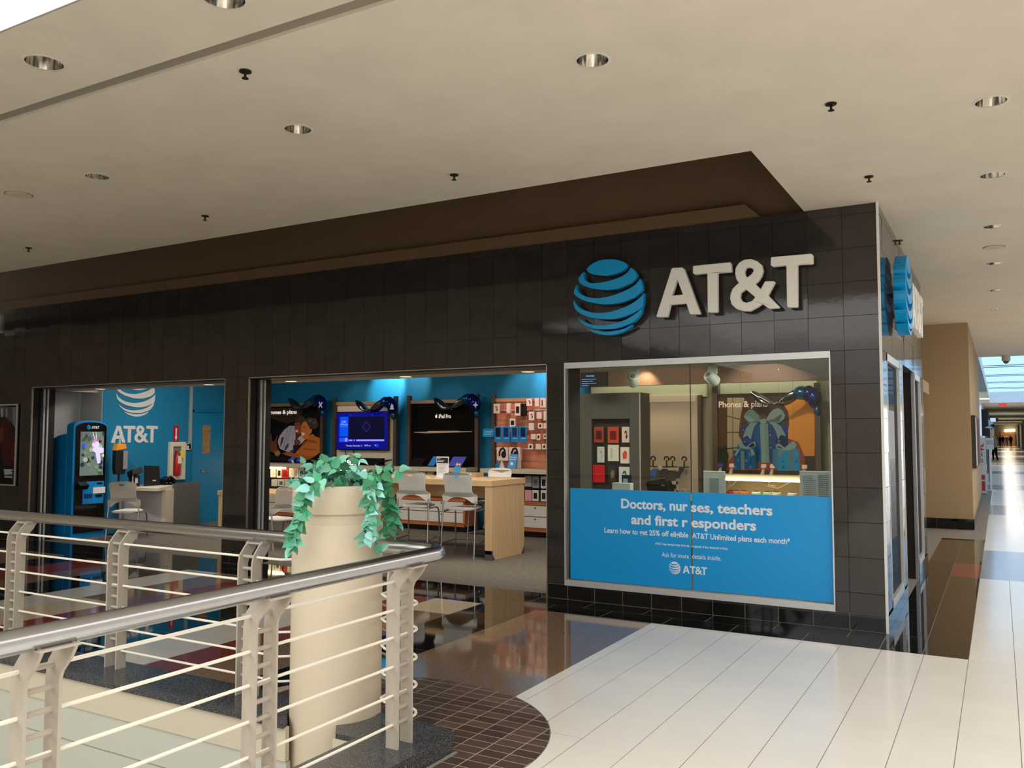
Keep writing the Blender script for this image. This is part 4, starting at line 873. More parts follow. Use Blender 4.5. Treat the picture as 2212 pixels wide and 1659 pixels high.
def make_chair(name, label, cat, seat_z, legh, foot=True, mback=None, group=None):
    """faces +Y, origin on the floor under the seat"""
    t = thing(name, label, cat, (0, 0, 0), group); m = mback or M_cw
    MB().plate([BACK, HOLE], (0, -.235, seat_z+.06), EX, EZ, EY, .014, fn=lambda u, v: 1.0*u*u-.22*(v-.05)).build('backrest', m, t, smooth=True)
    S_ = [(-.2, -.16), (-.21, .05), (-.19, .19), (-.12, .225), (.12, .225), (.19, .19), (.21, .05), (.2, -.16), (.12, -.2), (-.12, -.2)]
    MB().plate([S_], (0, 0, seat_z-.02), EX, EY, EZ, .022, fn=lambda u, v: .3*u*u+(.02 if v > .2 else 0)-.012).build('seat', M_seatg if foot else m, t, smooth=True, bevel=.006)
    for s_ in (-1, 1):
        MB().tube([(s_*.235, -.19, seat_z+.1), (s_*.238, -.2, seat_z-.02), (s_*.245, -.26, 0)], .0115, 8).build('leg', M_leg, t, smooth=True)
        MB().tube([(s_*.225, -.17, seat_z-.04), (s_*.225, .1, seat_z-.035), (s_*.228, .2, seat_z-.05), (s_*.235, .235, seat_z-.1), (s_*.245, .27, 0)], .0115, 8).build('leg', M_leg, t, smooth=True)
    MB().tube([(-.225, .0, seat_z-.035), (.225, .0, seat_z-.035)], .01, 8).build('seat_bar', M_leg, t)
    if foot:
        zf = .23
        for a, b in (((-.243, -.24, zf), (-.243, .255, zf)), ((.243, -.24, zf), (.243, .255, zf)), ((-.243, .255, zf), (.243, .255, zf))): MB().tube([a, b], .0095, 8).build('foot_rail', M_leg, t)
    return t
s1 = make_chair('bar_stool', 'white perforated bar stool nearest the end of the tall table', 'stool', .70, .7, True, M_perf, 'stools at the tall table')
s1.location = (-6.45, 10.0, 0); s1.rotation_euler = (0, 0, .18)
s2 = copy_tree(s1); s2['label'] = 'white perforated bar stool beside the ivy, second along the tall table'; s2.location = (-7.28, 10.05, 0); s2.rotation_euler = (0, 0, .25)
s3 = copy_tree(s1); s3['label'] = 'cream bar stool on the far side of the tall table'; s3.location = (-6.72, 11.15, 0); s3.rotation_euler = (0, 0, pi-.05)
for c in s3.children:
    if c.name.startswith('backrest'): c.data = c.data.copy(); c.data.materials[0] = M_cw
c1 = make_chair('visitor_chair', 'cream shell chair with steel legs at the service desk', 'chair', .45, .45, False)
c1.location = (-12.52, 9.18, 0); c1.rotation_euler = (0, 0, .62)
c2 = copy_tree(c1); c2['label'] = 'cream shell chair half hidden behind the planter'; c2.location = (-9.45, 9.5, 0); c2.rotation_euler = (0, 0, 1.35)

# ------------------------------------------------------------ tables
M_maple = wood('maple_laminate', (206, 170, 126), (222, 188, 146), .4, 'X', 2.2); M_maplez = wood('maple_laminate_upright', (204, 170, 128), (218, 186, 146), .4, 'Z', 2.2)
M_kick = mat('grey_kick', (78, 76, 78), .5)
t = thing('tall_table', 'tall maple table with slab ends and grey kick plates', 'table', (-7.3, 10.45, 0))
MB().box((-8.6, 9.98, 1.0), (-6.0, 10.93, 1.08)).build('top', M_maple, t, bevel=.003)
MB().plate([[(10.0, .08), (10.09, .0), (10.82, .0), (10.91, .08), (10.91, 1.0), (10.0, 1.0)]], (-6.12, 0, 0), EY, EZ, EX, .11).build('end_panel', M_maplez, t, bevel=.002)
MB().box((-8.5, 10.0, 0), (-8.38, 10.91, 1.0)).build('end_panel', M_maplez, t)
MB().box((-8.38, 10.4, .8), (-6.12, 10.44, 1.0)).build('modesty_panel', M_maple, t)
MB().box((-6.121, 10.0, 0), (-6.009, 10.03, .13)).raw([(-6.0085, 10.0, 0), (-6.0085, 10.09, 0), (-6.0085, 10.0, .12)], [(0, 1, 2)]).raw([(-6.0085, 10.91, 0), (-6.0085, 10.82, 0), (-6.0085, 10.91, .12)], [(0, 1, 2)]).build('kick_plate', M_kick, t)
t = thing('low_table', 'maple table with slab end standing behind the pier between the openings', 'table', (-10.1, 10.2, 0))
MB().box((-11.06, 9.75, .72), (-9.2, 10.6, .79)).build('top', M_maple, t, bevel=.003); MB().box((-11.05, 9.77, 0), (-10.88, 10.58, .72)).build('end_panel', M_maplez, t); MB().box((-9.4, 9.77, 0), (-9.28, 10.58, .72)).build('end_panel', M_maplez, t)
t = thing('office_chair', 'black office chair back beside the low maple table', 'chair', (-11.3, 10.75, 0))
MB().plate([[(-.2, .55), (.2, .55), (.24, .8), (.2, 1.0), (.1, 1.06), (-.1, 1.06), (-.2, 1.0), (-.24, .8)]], (-11.3, 10.8, 0), EX, EZ, EY, .06, fn=lambda u, v: -1.2*u*u).build('backrest', M_black, t, smooth=True)
MB().lathe([(.22, .44), (.25, .47), (.22, .5)], (-11.3, 10.6, 0), 16).build('seat', M_black, t, smooth=True); MB().tube([(-11.3, 10.6, .05), (-11.3, 10.6, .45)], .03).build('pedestal', M_black, t)
for k in range(5): a = 2*pi*k/5; MB().tube([(-11.3, 10.6, .08), (-11.3+.27*cos(a), 10.6+.27*sin(a), .03)], .02).build('foot', M_black, t)
t = thing('wooden_tray', 'shallow brown wooden box on the low maple table', 'box', (-9.6, 10.3, .79))
MB().box((-9.85, 10.25, .79), (-9.45, 10.5, .80)).box((-9.85, 10.25, .79), (-9.45, 10.265, .86)).box((-9.85, 10.485, .79), (-9.45, 10.5, .86)).box((-9.85, 10.25, .79), (-9.84, 10.5, .86)).box((-9.46, 10.25, .79), (-9.45, 10.5, .86)).build('tray', wood('tray_wood', (150, 112, 78), (164, 126, 92), .6), t)
# things on the tall table
def on_table(x_, Y=10.3, z=1.08): return Vector((at(x_, 1000, Y).x, Y, z))
c = on_table(956)
t = thing('sign_holder', 'white upright sign holder with black heading on the tall table', 'sign holder', c)
MB().box((c.x-.11, c.y-.04, 1.08), (c.x+.11, c.y+.06, 1.09)).build('base', col((220, 220, 220)), t)
MB().box((c.x-.105, c.y, 1.09), (c.x+.105, c.y+.008, 1.385)).build('sheet', col((226, 228, 232)), t); MB().box((c.x-.095, c.y-.002, 1.29), (c.x+.095, c.y, 1.37)).build('heading', col((36, 36, 44)), t)
mb = MB(); [mb.box((c.x-.085, c.y-.003, z_), (c.x-.085+w_, c.y-.002, z_+.008)) for z_, w_ in ((1.352, .05), (1.328, .12), (1.309, .1))]; mb.build('heading_lines', col((226, 226, 230)), t)
mb = MB(); [mb.box((c.x-.085, c.y-.003, 1.27-.02*k), (c.x-.085+w_, c.y-.0005, 1.275-.02*k)) for k, w_ in enumerate((.15, .14, .16, .1, .13, .15, .12))]; mb.build('text_lines', col((176, 178, 188)), t)
c = on_table(982)
t = thing('candy_stand', 'blue tilted card stand topped with wrapped candy on the tall table', 'card stand', c)
MB().obox((c.x, c.y+.05, 1.16), (1, 0, 0), (.12, .25, 1), (0, -1, .25), .05, .09, .006).build('card', mat('stand_blue', (28, 140, 206), .4), t)
MB().box((c.x-.05, c.y+.02, 1.08), (c.x+.05, c.y+.1, 1.085)).build('foot', mat('stand_blue', (28, 140, 206), .4), t)
rr = random.Random(9); mb = MB(); [mb.m(k % 3).sphere((c.x+.02+rr.uniform(-.045, .045), c.y+.08+rr.uniform(-.03, .03), 1.255+rr.uniform(0, .035)), .014, 7, 5) for k in range(16)]
o = mb.build('candy', [col((190, 120, 100)), col((222, 214, 200)), col((120, 90, 84))], t); o['kind'] = 'stuff'
c = on_table(966, 10.12)
t = thing('computer_mouse', 'black mouse on the tall table behind the stool back', 'mouse', c); MB().sphere((c.x, c.y, 1.1), (.055, .035, .024), 14, 8).build('shell', M_black, t, smooth=True)
c = on_table(1005, 10.75)
t = thing('cardboard_box', 'flat brown cardboard box lying on the tall table', 'box', c); MB().box((c.x-.2, c.y-.1, 1.08), (c.x+.25, c.y+.12, 1.14)).build('carton', wood('cardboard', (178, 142, 98), (190, 156, 112), .8), t); MB().box((c.x+.12, c.y-.101, 1.09), (c.x+.17, c.y-.1, 1.13)).build('shipping_label', col((226, 224, 214)), t)
c = on_table(918, 10.2); t = thing('note_block', 'small yellow paper block on the tall table', 'paper', c); MB().box((c.x-.06, c.y-.04, 1.08), (c.x+.06, c.y+.04, 1.095)).build('sheets', col((230, 214, 150)), t)
t = thing('floor_outlet', 'black floor outlet cover under the tall table', 'outlet', (-6.35, 10.35, 0)); MB().lathe([(.13, 0), (.13, .02), (.1, .03)], (-6.35, 10.35, 0), 18).build('cover', M_black, t)

# ------------------------------------------------------------ back wall display bays
M_dwood = wood('dark_post_wood', (66, 50, 38), (84, 66, 50), .5, 'Z', 3); M_owood = wood('orange_wood', (164, 92, 46), (182, 108, 60), .45, 'X', 2.5)
M_ledge = mat('ledge_laminate', (190, 178, 154), .45); M_drawer = mat('drawer_white', (206, 202, 194), .45); M_back = mat('bay_black', (22, 20, 20), .6)
M_led = mat('led_strip', (255, 240, 210), .5, emit=(255, 226, 176), estr=16)
bays = [(-13.35, -11.74, 'poster of two people'), (-11.42, -9.92, 'television'), (-9.6, -8.1, 'black poster'), (-7.75, -6.2, 'hanging accessories')]
FR = []
for i, (a, b, nm) in enumerate(bays):
    t = thing('display_fixture', 'wall fixture with ledge and drawers carrying the '+nm, 'shelving', ((a+b)/2, 12.9, 0), 'back wall fixtures'); FR.append(t)
    for x in (a, b): MB().box((x-.035, 12.93, 0), (x+.035, 13.0, 2.43)).build('post', M_dwood, t)
    MB().box((a+.035, 12.95, 2.28), (b-.035, 13.0, 2.34)).build('top_rail', wood('rail_wood', (150, 116, 78), (166, 132, 94), .5), t)
    MB().box((a-.03, 12.55, 1.05), (b+.03, 13.02, 1.125)).build('ledge', M_ledge, t, bevel=.003)
    MB().box((a, 12.98, .58), (b, 13.03, 1.05)).build('back_panel', M_back, t)
    MB().box((a, 12.58, .535), (b, 13.0, .575)).build('shelf', M_owood, t)
    bd = MB().box((a+.02, 12.6, .15), (b-.02, 13.0, .535)).build('cabinet', M_owood, t)
    for z0, z1 in ((.165, .335), (.35, .525)):
        d_ = MB().box((a+.05, 12.585, z0), (b-.05, 12.6, z1)).build('drawer', M_drawer, t, bevel=.002)
        MB().sphere(((a+b)/2+.25, 12.575, z1-.03), .012, 8, 6).build('knob', M_black, d_)
    MB().box((a+.02, 12.57, .1), (b-.02, 13.0, .15)).build('bottom_edge', M_owood, t); MB().box((a+.05, 12.68, 0), (b-.05, 13.0, .1)).build('kick', M_black, t)
# bay 1: portrait poster
t = thing('phones_poster', 'backlit poster of two laughing people taking a picture, headed Phones and plans', 'poster', (-12.55, 13.0, 1.13))
MB().box((-13.3, 12.97, 1.13), (-11.79, 12.995, 2.28)).build('sheet', col((14, 11, 10)), t)
print_pix('print', [
    ([(110, 350), (900, 350), (820, 620), (500, 720), (110, 600)], (58, 42, 30)), ([(110, 900), (600, 760), (640, 900), (300, 1000), (110, 1200)], (18, 15, 14)),
    ([(330, 1000), (440, 860), (560, 770), (690, 775), (700, 900), (705, 1080), (690, 1180), (660, 1400), (500, 1390), (330, 1320), (275, 1160)], (188, 178, 190)),
    ([(370, 1060), (430, 1030), (400, 1150), (370, 1220), (340, 1300), (345, 1180)], (50, 56, 90)), ([(480, 1230), (550, 1190), (530, 1290), (460, 1370), (440, 1330)], (70, 76, 104)), ([(560, 1370), (640, 1340), (650, 1395), (580, 1390)], (60, 66, 96)),
    ([(520, 800), (540, 800), (420, 1330), (400, 1320)], (150, 142, 160)), ([(590, 790), (610, 790), (520, 1200), (500, 1200)], (156, 146, 162)), ([(650, 800), (665, 800), (620, 1220), (605, 1220)], (160, 150, 164)),
    ([(710, 930), (830, 950), (820, 1020), (710, 1090)], (92, 50, 36)), ([(745, 1090), (870, 975), (950, 1090), (870, 1180), (800, 1230), (760, 1150)], (196, 184, 182)),
    ([(690, 720), (720, 690), (800, 690), (850, 760), (862, 900), (830, 965), (770, 955), (710, 930), (690, 850)], (158, 74, 46)),
    ([(715, 865), (785, 880), (755, 930), (720, 915)], (232, 214, 204)), ([(700, 740), (740, 735), (742, 748), (702, 752)], (70, 34, 26)), ([(775, 745), (825, 760), (822, 772), (775, 758)], (70, 34, 26)),
    ([(700, 690), (720, 600), (780, 535), (860, 520), (930, 570), (960, 640), (900, 770), (865, 860), (850, 760), (800, 690), (720, 700)], (78, 52, 38)),
    ([(690, 1110), (760, 1090), (830, 1130), (840, 1190), (760, 1240), (690, 1220)], (122, 64, 42)),
    ([(660, 1240), (720, 1220), (800, 1230), (780, 1300), (740, 1360), (730, 1420), (660, 1400)], (40, 30, 28)),
    ([(1000, 1100), (1080, 980), (1150, 970), (1180, 1020), (1290, 1060), (1325, 1180), (1310, 1400), (1200, 1490), (1000, 1500), (720, 1430), (760, 1360), (860, 1240)], (188, 106, 42)),
    ([(1000, 1110), (1180, 1120), (1260, 1200), (1180, 1180), (1000, 1160), (880, 1260)], (148, 78, 30)), ([(900, 1300), (1220, 1330), (1240, 1360), (920, 1340)], (152, 80, 30)), ([(860, 1240), (940, 1130), (960, 1140), (800, 1350), (770, 1360)], (120, 58, 26)),
    ([(720, 1430), (1000, 1490), (1200, 1500), (1010, 1590), (850, 1570), (700, 1520), (540, 1490), (400, 1430), (540, 1390)], (166, 88, 36)),
    ([(860, 780), (900, 690), (990, 655), (1050, 720), (1060, 840), (1120, 850), (1110, 930), (1060, 980), (1050, 1060), (960, 1105), (880, 1050), (850, 950)], (208, 118, 58)),
    ([(865, 935), (945, 940), (930, 1000), (885, 1010)], (240, 222, 206)), ([(900, 800), (970, 800), (968, 815), (905, 815)], (74, 40, 26)), ([(850, 880), (880, 870), (890, 900), (855, 905)], (176, 92, 44)),
    ([(930, 660), (1000, 590), (1060, 560), (1120, 590), (1210, 580), (1265, 680), (1280, 780), (1200, 860), (1120, 840), (1060, 810), (1020, 740), (980, 665)], (70, 56, 48)),
    ([(1030, 640), (1100, 610), (1130, 650), (1060, 690)], (110, 92, 78)), ([(1140, 690), (1200, 650), (1220, 720), (1150, 740)], (98, 82, 70)),
    ([(110, 1200), (140, 960), (160, 960), (168, 1140), (235, 1130), (290, 1005), (312, 1020), (272, 1150), (300, 1280), (335, 1400), (240, 1430), (130, 1380)], (120, 66, 36)),
    ([(230, 1400), (330, 1350), (380, 1430), (320, 1500), (240, 1470)], (170, 120, 80)), ([(100, 1400), (160, 1470), (540, 1540), (520, 1600), (100, 1600)], (34, 22, 18))],
    t, 12.969, 11.06, 575, 850)
a = at(579, 894.5, 12.965); b = at(641.5, 894.5, 12.965); mb = MB(); add_text(mb, 'Phones & plans', (a.x, 12.955, a.z), EX, EZ, width=b.x-a.x, cap=.075, off=.03); mb.build('heading', col((255, 236, 226), .5, .5), t, fixn=False)
t = thing('led_bar', 'glowing white light bar under the ledge of the portrait poster', 'light bar', (-12.7, 12.56, 1.03)); MB().box((-13.25, 12.545, 1.02), (-12.32, 12.57, 1.05)).build('diffuser', M_led, t)
ORD = ['first', 'second', 'third', 'fourth', 'fifth', 'sixth', 'seventh', 'eighth', 'ninth']
def pack(label, x0, y0, x1, y1, Y, rgb, mark=None, th=.05, group=None, name='accessory_package', kind=0, hook=True):
    """hanging retail pack: card, printed picture, hook"""
    a = at(x0, y1, Y); b = at(x1, y0, Y); c = Vector(((a.x+b.x)/2, Y, a.z)); t = thing(name, label, 'package', c, group)
    MB().box((a.x, Y, a.z), (b.x, Y+th, b.z)).build('carton', col(rgb, .45), t, bevel=.002)
    w_, h_ = b.x-a.x, b.z-a.z
    if mark:
        P = [[(.2, .2), (.8, .2), (.8, .75), (.2, .75)], [(.3, .25), (.7, .3), (.75, .7), (.5, .8), (.25, .6)], [(.25, .15), (.45, .15), (.45, .8), (.25, .8)], [(.3, .5), (.4, .72), (.6, .78), (.7, .6), (.75, .35), (.6, .2), (.5, .4), (.62, .5), (.55, .65), (.42, .6)]][kind % 4]
        MB().plate([[(u*w_, v*h_) for u, v in P]], (a.x, Y-.001, a.z), EX, EZ, -EY, 0).build('picture', col(mark, .5), t)
    if hook: MB().tube([(c.x, Y+th*.5, b.z), (c.x, Y+th+.05, b.z+.012)], .004, 5).build('hook', M_chrome, t)
    return t
for k, (x0, x1, rgb, mk, kd) in enumerate(((584, 595, (222, 224, 214), (170, 176, 170), 3), (598, 608, (226, 222, 208), (30, 30, 32), 0), (609, 623, (176, 40, 26), (120, 20, 30), 0), (624, 635, (226, 222, 206), (190, 186, 170), 3), (636, 645, (224, 218, 200), (60, 60, 60), 2), (646, 657, (222, 224, 220), (30, 36, 40), 0), (659, 670, (214, 208, 192), (120, 110, 100), 3), (671, 684, (176, 168, 160), (52, 34, 30), 0))):
    pack(['pale', 'white', 'red and orange', 'cream', 'narrow cream', 'white and black', 'cream ringed', 'grey'][k]+' accessory pack, '+ORD[k]+' from the left under the lit ledge', x0, 1011, x1, 1031+(k % 3), 12.72, rgb, mk, .06, 'packs under the portrait ledge', kind=kd)
for k in range(6): pack('small pale box, '+ORD[k]+' from the left in the lower row under the lit ledge', 586+k*15, 1036, 598+k*15, 1050, 12.66, (206-6*(k % 3), 204, 190), (96, 94, 90) if k % 2 else None, .1, 'low boxes under the portrait ledge', hook=False)
for k, x in enumerate((630, 648)):
    a = at(x, 992, 12.75); t = thing('demo_phone', ['leftmost', 'rightmost'][k]+' of two tilted blue demo phones in front of the portrait poster', 'phone', (a.x, 12.75, 1.125), 'demo phones by the portrait poster')
    MB().obox(a, (1, 0, .55), (0, 1, -.6), (-.5, .5, 1), .085, .04, .006).build('handset', col((36, 80, 190), .3, .25), t); MB().tube([(a.x+.03, 12.77, 1.125), a+Vector((.0, .01, -.01))], .022, 8).build('stand', col((206, 196, 184)), t)
# bay 2: television
MB().box((-11.38, 12.985, 1.125), (-9.96, 13.0, 2.28)).build('back_board', mat('pale_board', (206, 194, 172), .5), FR[1])
t = thing('television', 'wall television showing a dark blue screen', 'television', (-10.76, 12.95, 1.43))
a = at(727, 972, 12.9); b = at(839, 888, 12.9)
MB().box((a.x, 12.9, a.z), (b.x, 12.95, b.z)).build('case', M_gblack, t, bevel=.004); MB().box((a.x+.02, 12.95, a.z+.2), (b.x-.3, 12.985, b.z-.2)).build('bracket', M_black, t)
def R4(x0, y0, x1, y1): return [(x0, y0), (x0, y1), (x1, y1), (x1, y0)]
print_pix('screen_image', [([(150, 460), (140, 1320), (1345, 1325), (1355, 435)], (4, 4, 104)), ([(435, 560), (425, 1090), (1275, 1090), (1280, 550)], (2, 2, 30)), ([(215, 560), (200, 1030), (410, 1030), (415, 555)], (0, 62, 190)),
    ([(200, 1060), (195, 1155), (405, 1155), (405, 1055)], (20, 66, 200)), ([(335, 1060), (335, 1150), (400, 1150), (400, 1060)], (120, 110, 226)), ([(850, 660), (740, 795), (850, 940), (965, 795)], (14, 26, 84)), ([(850, 690), (770, 795), (850, 905), (935, 795)], (3, 4, 34)),
    ([(425, 1100), (425, 1138), (520, 1138), (520, 1100)], (112, 106, 224)), ([(550, 1100), (550, 1138), (580, 1138), (580, 1100)], (112, 106, 224)), ([(610, 1098), (610, 1138), (1278, 1138), (1278, 1095)], (122, 116, 230)),
    ([(215, 770), (213, 785), (405, 785), (405, 768)], (40, 140, 240)), ([(440, 500), (500, 500), (500, 540), (440, 545)], (8, 30, 130)), ([(970, 490), (1030, 488), (1030, 530), (970, 532)], (8, 30, 130)), ([(1090, 1210), (1090, 1280), (1155, 1280), (1150, 1205)], (0, 50, 170))], t, 12.899, 11.06, 715, 850, emit=1.1)
mb = MB()
def tvt(s_, x0, x1, y, cap, off=.01): a_ = at(715+x0/11.06, 850+y/11.06, 12.884); b_ = at(715+x1/11.06, 850+y/11.06, 12.884); mb = MB(); add_text(mb, s_, (a_.x, 12.884, a_.z), EX, EZ, width=b_.x-a_.x, cap=cap, off=off); mb.build('screen_text', col((150, 160, 240), .5, .9), t, fixn=False)['kind'] = 'stuff'
tvt('Thursday, December 11', 355, 740, 1262, .03); tvt('10:29 am', 795, 945, 1258, .03); tvt('20°', 1040, 1105, 1255, .03); tvt('AT&T', 255, 365, 700, .036); tvt('Unlimited', 225, 400, 748, .026)
t = thing('cable', 'two black cables hanging below the television', 'cable', (-11.2, 12.97, 1.13))
for x in (745, 763): p = at(x, 972, 12.97); q = at(x+4, 992, 12.97); MB().tube([p, q], .008, 6).build('lead', M_black, t)
t = thing('streaming_sign', 'black backlit counter sign with white capital letters below the television', 'sign', (-10.7, 12.7, 1.125))
a = at(722, 1010, 12.7); b = at(824, 990, 12.7)
MB().box((a.x, 12.7, 1.125), (b.x, 12.8, b.z)).build('case', M_gblack, t); a2 = at(729, 1003.5, 12.69); b2 = at(779, 1003.5, 12.69)
mb = MB(); add_text(mb, 'DIRECTV', (a2.x, 12.695, a2.z), EX, EZ, width=b2.x-a2.x, cap=.085, off=.03); mb.build('letters', col((255, 255, 255), .5, 2.2), t, fixn=False)
p = at(826, 1003, 12.65); MB().obox((p.x+.02, 12.66, 1.2), (1, 0, .25), (0, 1, 0), (-.25, 0, 1), .14, .08, .01).build('flap', M_gblack, t)
t = thing('led_bar', 'glowing light bar under the ledge of the television bay', 'light bar', (-10.6, 12.56, 1.03)); MB().box((-11.0, 12.545, 1.02), (-10.3, 12.57, 1.05)).build('diffuser', M_led, t)
# bay 3: black tablet poster
t = thing('tablet_poster', 'black poster with a thin silver tablet edge and white heading', 'poster', (-8.85, 13.0, 1.13))
MB().box((-9.555, 12.975, 1.13), (-8.145, 13.0, 2.28)).build('sheet', mat('poster_black', (12, 9, 8), .65, spec=.06), t)
a = at(947.5, 903.2, 12.97); b = at(974, 903.2, 12.97); mb = MB(); add_text(mb, 'iPad Pro', (a.x, 12.973, a.z), EX, EZ, width=b.x-a.x, cap=.07, off=.02)
ap = at(942.5, 899.5, 12.97); cs = [(.03*cos(q)*(1-.12*abs(sin(2*q))), .03*sin(q)) for q in [2*pi*k/18 for k in range(18)]]; cs = [(u-(.012 if u > .02 and abs(v) < .014 else 0), v) for u, v in cs]
mb.plate([cs], (ap.x, 12.973, ap.z), EX, EZ, -EY, 0); mb.plate([[(0, .034), (.012, .05), (.016, .05), (.006, .032)]], (ap.x, 12.973, ap.z), EX, EZ, -EY, 0); mb.build('heading', col((250, 240, 232), .5, .35), t, fixn=False)
mb = MB(); P = [at(x, y, 12.97) for x, y in ((894, 933), (921, 932.5), (927, 931), (990, 930.5), (992, 931.5), (1019, 931.5), (1019, 933), (992, 934), (922, 936), (894, 934.5))]; mb.plate([[(q.x, q.z) for q in P]], (0, 12.973, 0), EX, EZ, -EY, 0); mb.build('tablet_edge', col((178, 160, 142)), t, fixn=False)
for k, (x0, x1, y0, y1, rgb, lb) in enumerate(((883, 916, 991, 1008, (22, 22, 26), 'black keyboard-stand tablet at the left of the black poster ledge'), (928, 943, 989, 1003, (40, 110, 170), 'blue screened tablet half behind the sign holder'), (970, 1003, 990, 1004, (70, 76, 160), 'violet screened tablet tilted on the black poster ledge'))):
    a = at(x0, y1, 12.7); b = at(x1, y0, 12.7); t = thing('demo_tablet', lb, 'tablet', ((a.x+b.x)/2, 12.7, 1.125), 'demo tablets on the black poster ledge')
    MB().obox(((a.x+b.x)/2, 12.72, (a.z+b.z)/2), (1, 0, 0), (.25, .7, 1), (0, -1, .7), (b.x-a.x)/2*.85, .1, .006).build('slab', col(rgb, .3, .25 if k else 0), t); MB().box((a.x, 12.68, 1.125), (b.x, 12.85, 1.14)).build('stand', M_black, t)
for k, (x0, x1, rgb) in enumerate(((884, 895, (196, 40, 34)), (897, 909, (204, 52, 44)), (912, 920, (216, 206, 180)), (922, 935, (226, 220, 196)))): pack(['leftmost red', 'second red', 'narrow cream', 'cream wired'][k]+' pack under the black poster ledge', x0, 1018, x1, 1026, 12.72, rgb, None, .05, 'packs under the black poster ledge')
for k, (x0, x1, rgb) in enumerate(((913, 922, (120, 24, 26)), (924, 938, (216, 214, 204)), (940, 949, (206, 190, 160)), (950, 966, (224, 206, 196)))): pack(['dark red', 'white and teal', 'tan', 'pink and white'][k]+' box on the orange shelf below the tall table edge', x0, 1064, x1, 1071.5, 12.7, rgb, None, .08, 'boxes on the orange shelf', hook=False)
# bay 4: accessory wall with planks
FB = FR[3]; z = 1.13; k = 0
M_plank = wood('salmon_plank', (176, 104, 76), (198, 128, 98), .5, 'X', 2)
while z < 2.25: piece('plank', (-7.71, 12.975, z+.002), (-6.24, 13.0, min(z+.118, 2.28)), M_plank, FB); z += .12
for zz in (2.12, 1.83, 1.45): MB().box((-7.72, 12.955, zz), (-6.3, 12.975, zz+.02)).build('hang_bar', M_alu, FB)
pk = [(1066, 872, 1078, 893, 3), (1094, 871, 1102, 892, None), (1112, 871, 1124, 898, 0), (1124.5, 872, 1129, 899, -1), (1131, 872, 1136, 899, -1), (1137, 861, 1149, 877, 3), (1155, 860, 1164, 878, None), (1167, 860, 1179, 880, 2),
      (1142, 889, 1154, 908, 3), (1159, 890, 1170, 905, None), (1174, 888, 1181, 908, None), (1101, 904, 1113, 922, 0), (1142, 914, 1153, 929, None), (1162, 914, 1172, 926, 1), (1174, 914, 1181, 926, None), (1147, 937, 1157, 949, None), (1159, 937, 1167, 951, 1), (1174, 937, 1181, 948, 1), (1141, 959, 1151, 971, 1), (1157, 959, 1168, 971, None), (1171, 959, 1180, 971, 1)]
nm = ['white earbud pack at the upper left of the accessory wall', 'narrow pale pack beside the top left earbud pack', 'white speaker pack with black picture at the top of the accessory wall', 'black pack edge right of the speaker pack', 'second black pack edge right of the speaker pack', 'white earbud pack highest on the accessory wall', 'pale case pack in the top row beside the highest earbud pack', 'white cable pack at the top right of the accessory wall',
      'white pack with a black clip picture, second row', 'pale transparent pack in the second row', 'white pack cut by the opening edge, second row', 'tall white charger pack above the blue phone cards', 'cream pack in the third row right of the blue cards', 'white pack with a round black picture, third row', 'white pack cut by the opening edge, third row', 'plain white pack in the fourth row', 'white pack with black adapter, fourth row', 'white pack cut by the opening edge, fourth row', 'leftmost white earbud box of the bottom row', 'middle plain box of the bottom row', 'rightmost white earbud box of the bottom row']
for (x0, y0, x1, y1, kd), lb in zip(pk, nm): pack(lb, x0, y0, x1, y1, 12.82, (26, 24, 26) if kd == -1 else (224, 206, 194), (30, 26, 26) if kd not in (None, -1) else None, .04, 'packs on the accessory wall', kind=kd if kd else 0)
for k, x0 in enumerate((1068, 1085.5, 1104, 1122)):
    t = pack('blue phone card, '+ORD[k]+' from the left in the row of four', x0, 921.5, x0+15.5, 955, 12.8, (16, 128, 196), None, .01, 'blue phone cards', 'phone_card')
    a = at(x0+2.5, 943, 12.797); b = at(x0+12.5, 924, 12.797); MB().box((a.x, 12.796, a.z), (b.x, 12.799, b.z)).build('picture', col(((12, 14, 24), (10, 40, 110), (10, 50, 104), (14, 22, 60))[k]), t); a = at(x0+4, 948, 12.797); b = at(x0+13, 946, 12.797); MB().box((a.x, 12.796, a.z), (b.x, 12.799, b.z)).build('caption', col((120, 180, 220)), t)
t = pack('blue flag sign pointing at the phone cards', 1043, 926, 1067, 944, 12.85, (24, 138, 200), None, .01, None, 'flag_sign', hook=False); t['category'] = 'sign'
for k, y in enumerate((931, 934.5, 938)): a = at(1046, y+1.2, 12.847); b = at(1065-2*k, y, 12.847); MB().box((a.x, 12.846, a.z), (b.x, 12.849, b.z)).build('caption', col((150, 205, 235)), t)
for k, x0 in enumerate((1073, 1099.5)):
    t = pack(['left', 'right'][k]+' white headphone box with black headphone picture', x0, 966, x0+24, 995, 12.8, (222, 202, 192), None, .08, 'headphone boxes', 'headphone_box')
    f = plane_pix(12.798); MB().tube([Vector((f((x0+6+u, v))[0], 12.797, f((x0+6+u, v))[1])) for u, v in ((0, 985), (0, 977), (3, 970), (8, 968), (11, 972), (12, 979))], .018, 6).build('headband', col((40, 26, 24)), t)
    a = f((x0+15, 982)); MB().lathe([(0, 0), (.05, 0)], (0, 0, 0), 14, caps=False)
    MB().plate([[(.05*cos(q), .06*sin(q)) for q in [2*pi*j/14 for j in range(14)]]], (a[0], 12.797, a[1]), EX, EZ, -EY, .001).build('earcup', col((30, 20, 20)), t)
a = at(1095, 1013, 12.7); t = thing('tent_card', 'blue folded feedback card standing on the accessory ledge', 'card', (a.x+.1, 12.7, 1.125))
